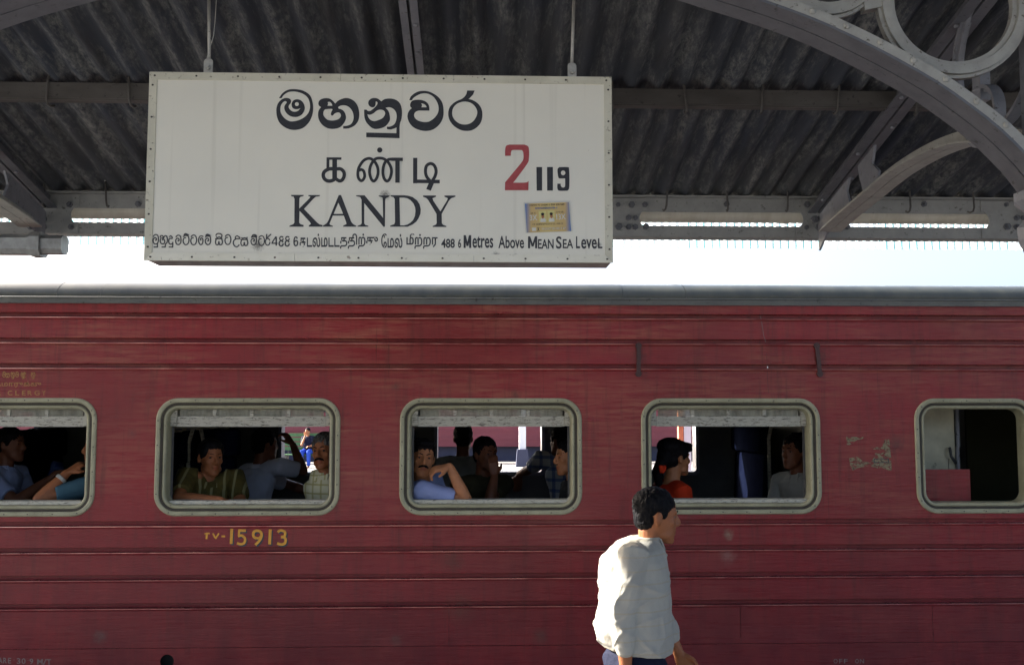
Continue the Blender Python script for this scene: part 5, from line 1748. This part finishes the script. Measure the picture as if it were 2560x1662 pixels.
    # clothes
    if custom and 'shirt' in custom:
        cl2 = MB(); cl2.v, cl2.f = list(cl.v), list(cl.f)
        custom['shirt'](cl2, sp, rt, fwd, up)
        cl = cl2
    def wr(co):
        n_ = noise.noise(co * 9) * .007 + noise.noise(co * 22 + Vector((3, 1, 0))) * .003
        n2 = abs(noise.noise(Vector((co.x * 6, co.y * 6, co.z * 14)))) * .005
        if custom and 'shirt' in custom:
            rdg = lambda v: (1 - min(1, abs(noise.noise(v)) * 4.5)) ** 2
            n_ += noise.noise(Vector((co.x * 9 + co.z * 3, co.y * 9, co.z * 2.2))) * .014
            n_ += rdg(Vector((co.x * 5 + co.z * 4, co.y * 5, co.z * 2.4))) * .010 + rdg(Vector((co.x * 6 - co.z * 7, co.y * 6 + 3, co.z * 6))) * .008 - .004
        dirv = (co - sp(.5)); dirv.z = 0
        return co + dirv.normalized() * max(-.003, n_ - n2 + .006)
    sm = remesh(cl, .0062 if (custom and 'shirt' in custom) else max(.0085, voxel), 3, wr)
    so = link('shirt', sm, SHIRTS[shirt], po)
    to_ = link('trousers', remesh(tr, .014, 2, wr), SHIRTS[trousers], po)
    if collar:
        cb = MB()
        n = 22
        nk0 = neck
        if custom and 'collar_at' in custom: neck = Vector(custom['collar_at'])
        ax = (H - neck); ax.z = abs(ax.z); ax.normalize()
        u_ = rt; v_ = ax.cross(u_).normalized() * -1
        rings = []
        r0 = .066
        for (dr_, dz_) in ((.0, -.016), (.008, -.016), (.012, .006), (.002, .022), (-.003, .020), (.004, .004)):
            rings.append([neck + ax * dz_ + u_ * math.cos(2 * PI * k / n) * (r0 + dr_) + fwd * math.sin(2 * PI * k / n) * (r0 + dr_) * (1.0) - up * (.016 if math.sin(2 * PI * k / n) > .8 else 0) for k in range(n)])
        cb.loft(rings + [rings[0]], cap=False)
        for s_ in (-1, 1):
            c0 = neck + fwd * (r0 + .006) + ax * .004
            cb.hexa([c0, c0 + rt * s_ * .055 - fwd * .02 + ax * .012, c0 + rt * s_ * .06 + fwd * .002 - up * .035, c0 + rt * s_ * .02 + fwd * .012 - up * .045,
                     c0 + fwd * .006, c0 + rt * s_ * .055 - fwd * .014 + ax * .012, c0 + rt * s_ * .06 + fwd * .009 - up * .035, c0 + rt * s_ * .02 + fwd * .019 - up * .045])
        cb.build('collar', SHIRTS[shirt], po)
        neck = nk0
    # eyes
    for s_ in (-1, 1):
        e = MB(); e.ell((0, 0, 0), (.0112 * hs, .0112 * hs, .0112 * hs), None, 14, 10)
        em = e.mesh('eye'); em.shade_smooth()
        eo = D.objects.new('eye', em); COL.objects.link(eo); em.materials.append(M['eye']); eo.parent = po
        eo.location = hl(.0305 * s_, .0702, .0076) - Vector(base)
        eo.rotation_euler = hm.to_euler()
    # eyebrows, moustache
    if voxel < .009:
        for s_ in (-1, 1):
            b = MB(); b.tube([hl(.013 * s_, .0925, .027), hl(.028 * s_, .0905, .033), hl(.045 * s_, .078, .030)], [(.0018 if fem else .0028) * hs, (.0020 if fem else .0034) * hs, .0014 * hs], 8, True)
            b.build('eyebrow', M['hair'] if hair == 'hair' else M['hair'], po, smooth=True)
    if moustache:
        b = MB()
        for s_ in (-1, 1):
            b.tube([hl(.001 * s_, .1005, -.044), hl(.014 * s_, .0985, -.046), hl(.027 * s_, .089, -.052), hl(.033 * s_, .082, -.060)], [.0078 * hs, .0085 * hs, .0068 * hs, .003 * hs], 8, True)
        link('moustache', remesh(b, .003, 1), M['hair'], po)
    # hair
    h = MB()
    if hairstyle != 'bald':
        h.ell(hl(0, -.016, .050), (.0825 * hs, .1005 * hs, .084 * hs), hm, 20, 14)
        h.ell(hl(0, -.046, .002), (.071 * hs, .060 * hs, .078 * hs), hm, 16, 12)
        for s_ in (-1, 1): h.ell(hl(.069 * s_, .014, .028), (.011 * hs, .020 * hs, .036 * hs), hm, 10, 8)
        if hairstyle == 'full':
            h.ell(hl(0, .050, .098), (.064 * hs, .046 * hs, .030 * hs), hm, 14, 10)
            h.ell(hl(.02, .030, .108), (.060 * hs, .050 * hs, .028 * hs), hm, 14, 10)
        if hairstyle == 'thin':
            pass
        if hairstyle in ('bun', 'pony', 'girl'):
            h.ell(hl(0, .016, .088), (.066 * hs, .070 * hs, .040 * hs), hm, 16, 10)
            for s_ in (-1, 1): h.ell(hl(.054 * s_, .012, .050), (.027 * hs, .056 * hs, .056 * hs), hm, 12, 8)
        if hairstyle == 'bun':
            h.ell(hl(0, -.118, -.005), (.040 * hs, .034 * hs, .036 * hs), hm, 12, 8)
        if hairstyle == 'girl':
            h.ell(hl(0, -.045, .085), (.090, .098, .064), hm, 18, 12)
            h.ell(hl(0, -.095, .01), (.062, .055, .085), hm, 16, 10)
            h.ell(hl(0, .070, .088), (.070, .052, .026), hm, 14, 10)
            h.ell(hl(.02, .084, .062), (.050, .022, .020), hm, 14, 10)
            h.tube([hl(0, -.115, -.02), hl(-.01, -.150, -.09), hl(-.01, -.135, -.18)], [.045, .040, .022], 12, True)
        def hn(co):
            l = co - H
            return co + l.normalized() * (.35 if fem else 1) * (noise.noise(co * 28) * .005 + noise.noise(Vector((co.x * 110, co.y * 110, co.z * 50))) * .0055)
        link('hair', remesh(h, .0052 if voxel < .009 else .008, 1, hn), M[hair], po)
    return po


# ---------------- passengers ----------------
person('dark haired man in pale shirt in profile at the left edge, arms folded before him', at(27, 1112, 7.2), (1, -.12), (1, -.1), 'pale_blue', 'skin_dark', hairstyle='short', voxel=.0085,
       arms=dict(eR=at(40, 1255, 6.95), wR=at(118, 1200, 7.1), eL=at(70, 1240, 7.5), wL=at(125, 1195, 7.4)))
person('grey haired man in vivid blue checked shirt at the far window, leftmost coach bay', at(82, 1108, 8.75), (-.35, .9), (-.3, .9), 'vivid_blue', 'skin_dark', 'hair_grey', voxel=.0085)
pa = person('passenger in teal shirt propping chin on a fist beside the leftmost window frame', at(250, 1120, 6.72), (-1, -.1), (-1, -.25), 'teal', 'skin', voxel=.0075,
       arms=dict(eR=at(152, 1262, 6.62), wR=at(212, 1200, 6.75), eL=at(98, 1248, 6.36), wL=at(168, 1182, 6.45), dL=at(205, 1158, 6.5) - at(168, 1182, 6.45), pL=(0, .4, -1), cL=.95))
e_, w_ = at(98, 1248, 6.36), at(168, 1182, 6.45)
bc = e_.lerp(w_, .78); ax_ = (w_ - e_).normalized(); u_ = ax_.orthogonal().normalized(); v_ = ax_.cross(u_)
mb = MB(); mb.loft([[bc + ax_ * t + (u_ * math.cos(2 * PI * k / 20) + v_ * math.sin(2 * PI * k / 20)) * r for k in range(20)] for t, r in ((-.012, .033), (-.009, .037), (.009, .036), (.012, .031))])
br_ = mb.build('bracelet', 'steel_strap', pa)

person('woman in olive patterned blouse resting her forearm on the window sill', at(527, 1144, 6.72), (.72, -1), (.30, -1), 'olive_print', 'skin', hairstyle='bun', voxel=.0062, pitch=-.03, collar=True, shoulder=.17,
       arms=dict(eL=at(602, 1262, 6.66), wL=at(560, 1268, 6.5), eR=at(447, 1246, 6.40), wR=at(552, 1251, 6.28), dR=at(600, 1262, 6.26) - at(552, 1251, 6.28), pR=(0, 0, -1), cR=.25, sL=at(588, 1196, 6.80), sR=at(466, 1194, 6.66)))
person('man in white shirt seen from behind holding his hand up to the far window', at(662, 1112, 7.75), (.8, .7), (.7, .7), 'white', 'skin_dark', voxel=.0078,
       arms=dict(eR=at(757, 1176, 7.7), wR=at(733, 1112, 7.85), dR=at(716, 1088, 7.85) - at(733, 1112, 7.85), pR=(-1, .3, 0), cR=.9, sR=at(700, 1168, 7.6), eL=at(735, 1215, 8.2), wL=at(790, 1236, 8.2)))
person('grey haired man with moustache in cream checked shirt looking out at the camera', at(811, 1128, 6.66), (-.30, -1), (-.55, -1), 'cream', 'skin', 'hair_grey', moustache=True, voxel=.0062, roll=.06, stubble=True, shoulder=.16,
       arms=dict(sR=at(800, 1194, 6.72), eR=at(812, 1260, 6.70), wR=at(830, 1275, 6.8)))
person('man with black moustache in blue shirt leaning on the sill, hand at his mouth', at(1056, 1146, 6.48), (.20, -1), (.75, -1), 'sky_blue', 'skin_light', hairstyle='full', moustache=True, voxel=.006, roll=-.10, pitch=.02,
       arms=dict(sR=at(1052, 1228, 6.36), eR=at(1166, 1252, 6.32), wR=at(1124, 1166, 6.30), dR=at(1092, 1172, 6.28) - at(1124, 1166, 6.30), pR=(-.3, .3, -1), cR=.85, sL=at(1085, 1200, 6.75), eL=at(1100, 1262, 6.7), wL=at(1120, 1290, 6.6)), sleeve='short')
person('man in olive shirt behind the moustached man, holding his hand to his face', at(1214, 1136, 7.15), (.55, -.8), (.5, -.8), 'olive', 'skin_dark', hairstyle='short', voxel=.0075,
       arms=dict(eL=at(1225, 1248, 6.9), wL=at(1236, 1192, 6.95), dL=(-.1, .05, 1), pL=(0, 1, 0), cL=.5))
person('man in grey shirt with his back turned, at the far side of the middle window', at(1158, 1096, 8.35), (.05, 1), (.05, 1), 'grey', 'skin_dark', voxel=.0085)
person('person in blue checked shirt leaning an arm on the far sill, middle window', at(1402, 1104, 7.95), (-.5, .75), (-.55, .75), 'check', 'skin_dark', voxel=.0085,
       arms=dict(sL=at(1352, 1148, 8.1), eL=at(1325, 1172, 8.3), wL=at(1298, 1184, 8.5), dL=(-.1, .2, -1), pL=(0, 1, 0), cL=.3))
person('man in profile at the right end of the middle window, looking left', at(1424, 1143, 6.70), (-1, -.22), (-1, -.1), 'dark', 'skin_light', voxel=.0065, pitch=-.05, hairstyle='short')
pg = person('girl with big black hair and orange hair clip in an orange red dress', at(1690, 1146, 6.78), (.88, .40), (.80, .20), 'orange', 'skin_light', hairstyle='girl', voxel=.0068, shoulder=.155, collar=False)
c0 = at(1656, 1172, 6.62)
mb = MB(); mb.ell(c0, (.026, .012, .026), None, 14, 8); mb.ell(c0 + Vector((-.014, -.004, .014)), (.014, .012, .014)); mb.ell(c0 + Vector((.014, -.004, .012)), (.012, .012, .016)); mb.ell(c0 + Vector((-.004, -.004, -.018)), (.018, .012, .012))
link('hair_clip', remesh(mb, .003, 1), SHIRTS['orange'], pg)
person('man in ash grey shirt at the right of the fourth window, looking left', at(1986, 1130, 7.0), (-.85, -.50), (-.9, -.45), 'ash', 'skin_dark', hairstyle='short', voxel=.0072)

# person on the far platform bench
Hf = at(769, 1078, 35.2)
person('person in navy top and blue trousers seated on the far platform bench', Hf, (-.5, -1), (-.3, -1), 'navy', 'skin_light', voxel=.011, seat_z=.56, trousers='blue_trousers', collar=False, standing=True,
       pelvis=(Hf.x, Hf.y + .12, .58),
       custom=dict(hips=[Vector((Hf.x - .09, Hf.y + .08, .55)), Vector((Hf.x + .09, Hf.y + .08, .55))], knees=[Vector((Hf.x - .14, Hf.y - .34, .56)), Vector((Hf.x + .10, Hf.y - .34, .56))],
                   ankles=[Vector((Hf.x - .12, Hf.y - .38, .09)), Vector((Hf.x + .12, Hf.y - .38, .09))], foot=(0, -1, 0)),
       arms=dict(eR=(Hf.x - .16, Hf.y - .22, .80), wR=(Hf.x - .06, Hf.y - .17, Hf.z - .16), dR=(0, 0, 1), cR=.7))

# ---------------- the walking man ----------------
YW = 4.5
Hw = at(1640, 1290, YW)
nk = Hw + Vector((-.05, 0, -.165))
def W(px, py, y=YW): return at(px, py, y)
pel = W(1588, 1668)
def wshirt(cl, sp, rt, fwd, up):
    rings = []
    for (py, cx_, dp, wd) in ((1340, 1612, .064, .072), (1352, 1603, .090, .12), (1368, 1594, .125, .165), (1395, 1588, .150, .19), (1440, 1588, .162, .20), (1490, 1589, .164, .20), (1535, 1586, .172, .205), (1575, 1586, .178, .212), (1600, 1590, .170, .212), (1618, 1598, .152, .205)):
        c = W(cx_, py)
        rings.append([c + Vector((math.cos(a) * dp * .97, math.sin(a) * wd * .97, (math.cos(a) * -.012 if py > 1560 else 0))) for a in [2 * PI * k / 28 for k in range(28)]])
    cl.loft(rings)
wk = person('walking man in loose off white shirt and navy trousers, passing in front of the coach', Hw, (1, .12), (1, 0), 'walker', 'skin', hairstyle='short', voxel=.0062, pitch=-.10, sleeve='long', standing=True, pelvis=pel, trousers='navy', shoulder=.175,
       custom=dict(shirt=wshirt, collar_at=W(1612, 1350), hips=[Vector((pel.x, YW + .09, pel.z - .02)), Vector((pel.x, YW - .09, pel.z - .02))],
                   knees=[Vector((pel.x + .16, YW + .08, .47)), Vector((pel.x - .04, YW - .08, .45))],
                   ankles=[Vector((pel.x + .34, YW + .08, .085)), Vector((pel.x - .34, YW - .08, .13))], foot=(1, 0, -.05)),
       arms=dict(sR=W(1584, 1388, YW - .15), eR=W(1560, 1530, YW - .175), wR=W(1564, 1668, YW - .19), dR=(.05, 0, -1), pR=(0, 1, 0), cR=.5,
                 sL=W(1588, 1385, YW + .185), eL=W(1640, 1520, YW + .24), wL=W(1695, 1628, YW + .22), dL=(.5, 0, -1), pL=(-.3, -1, 0), cL=.45),
       base=(pel.x, YW, 0))
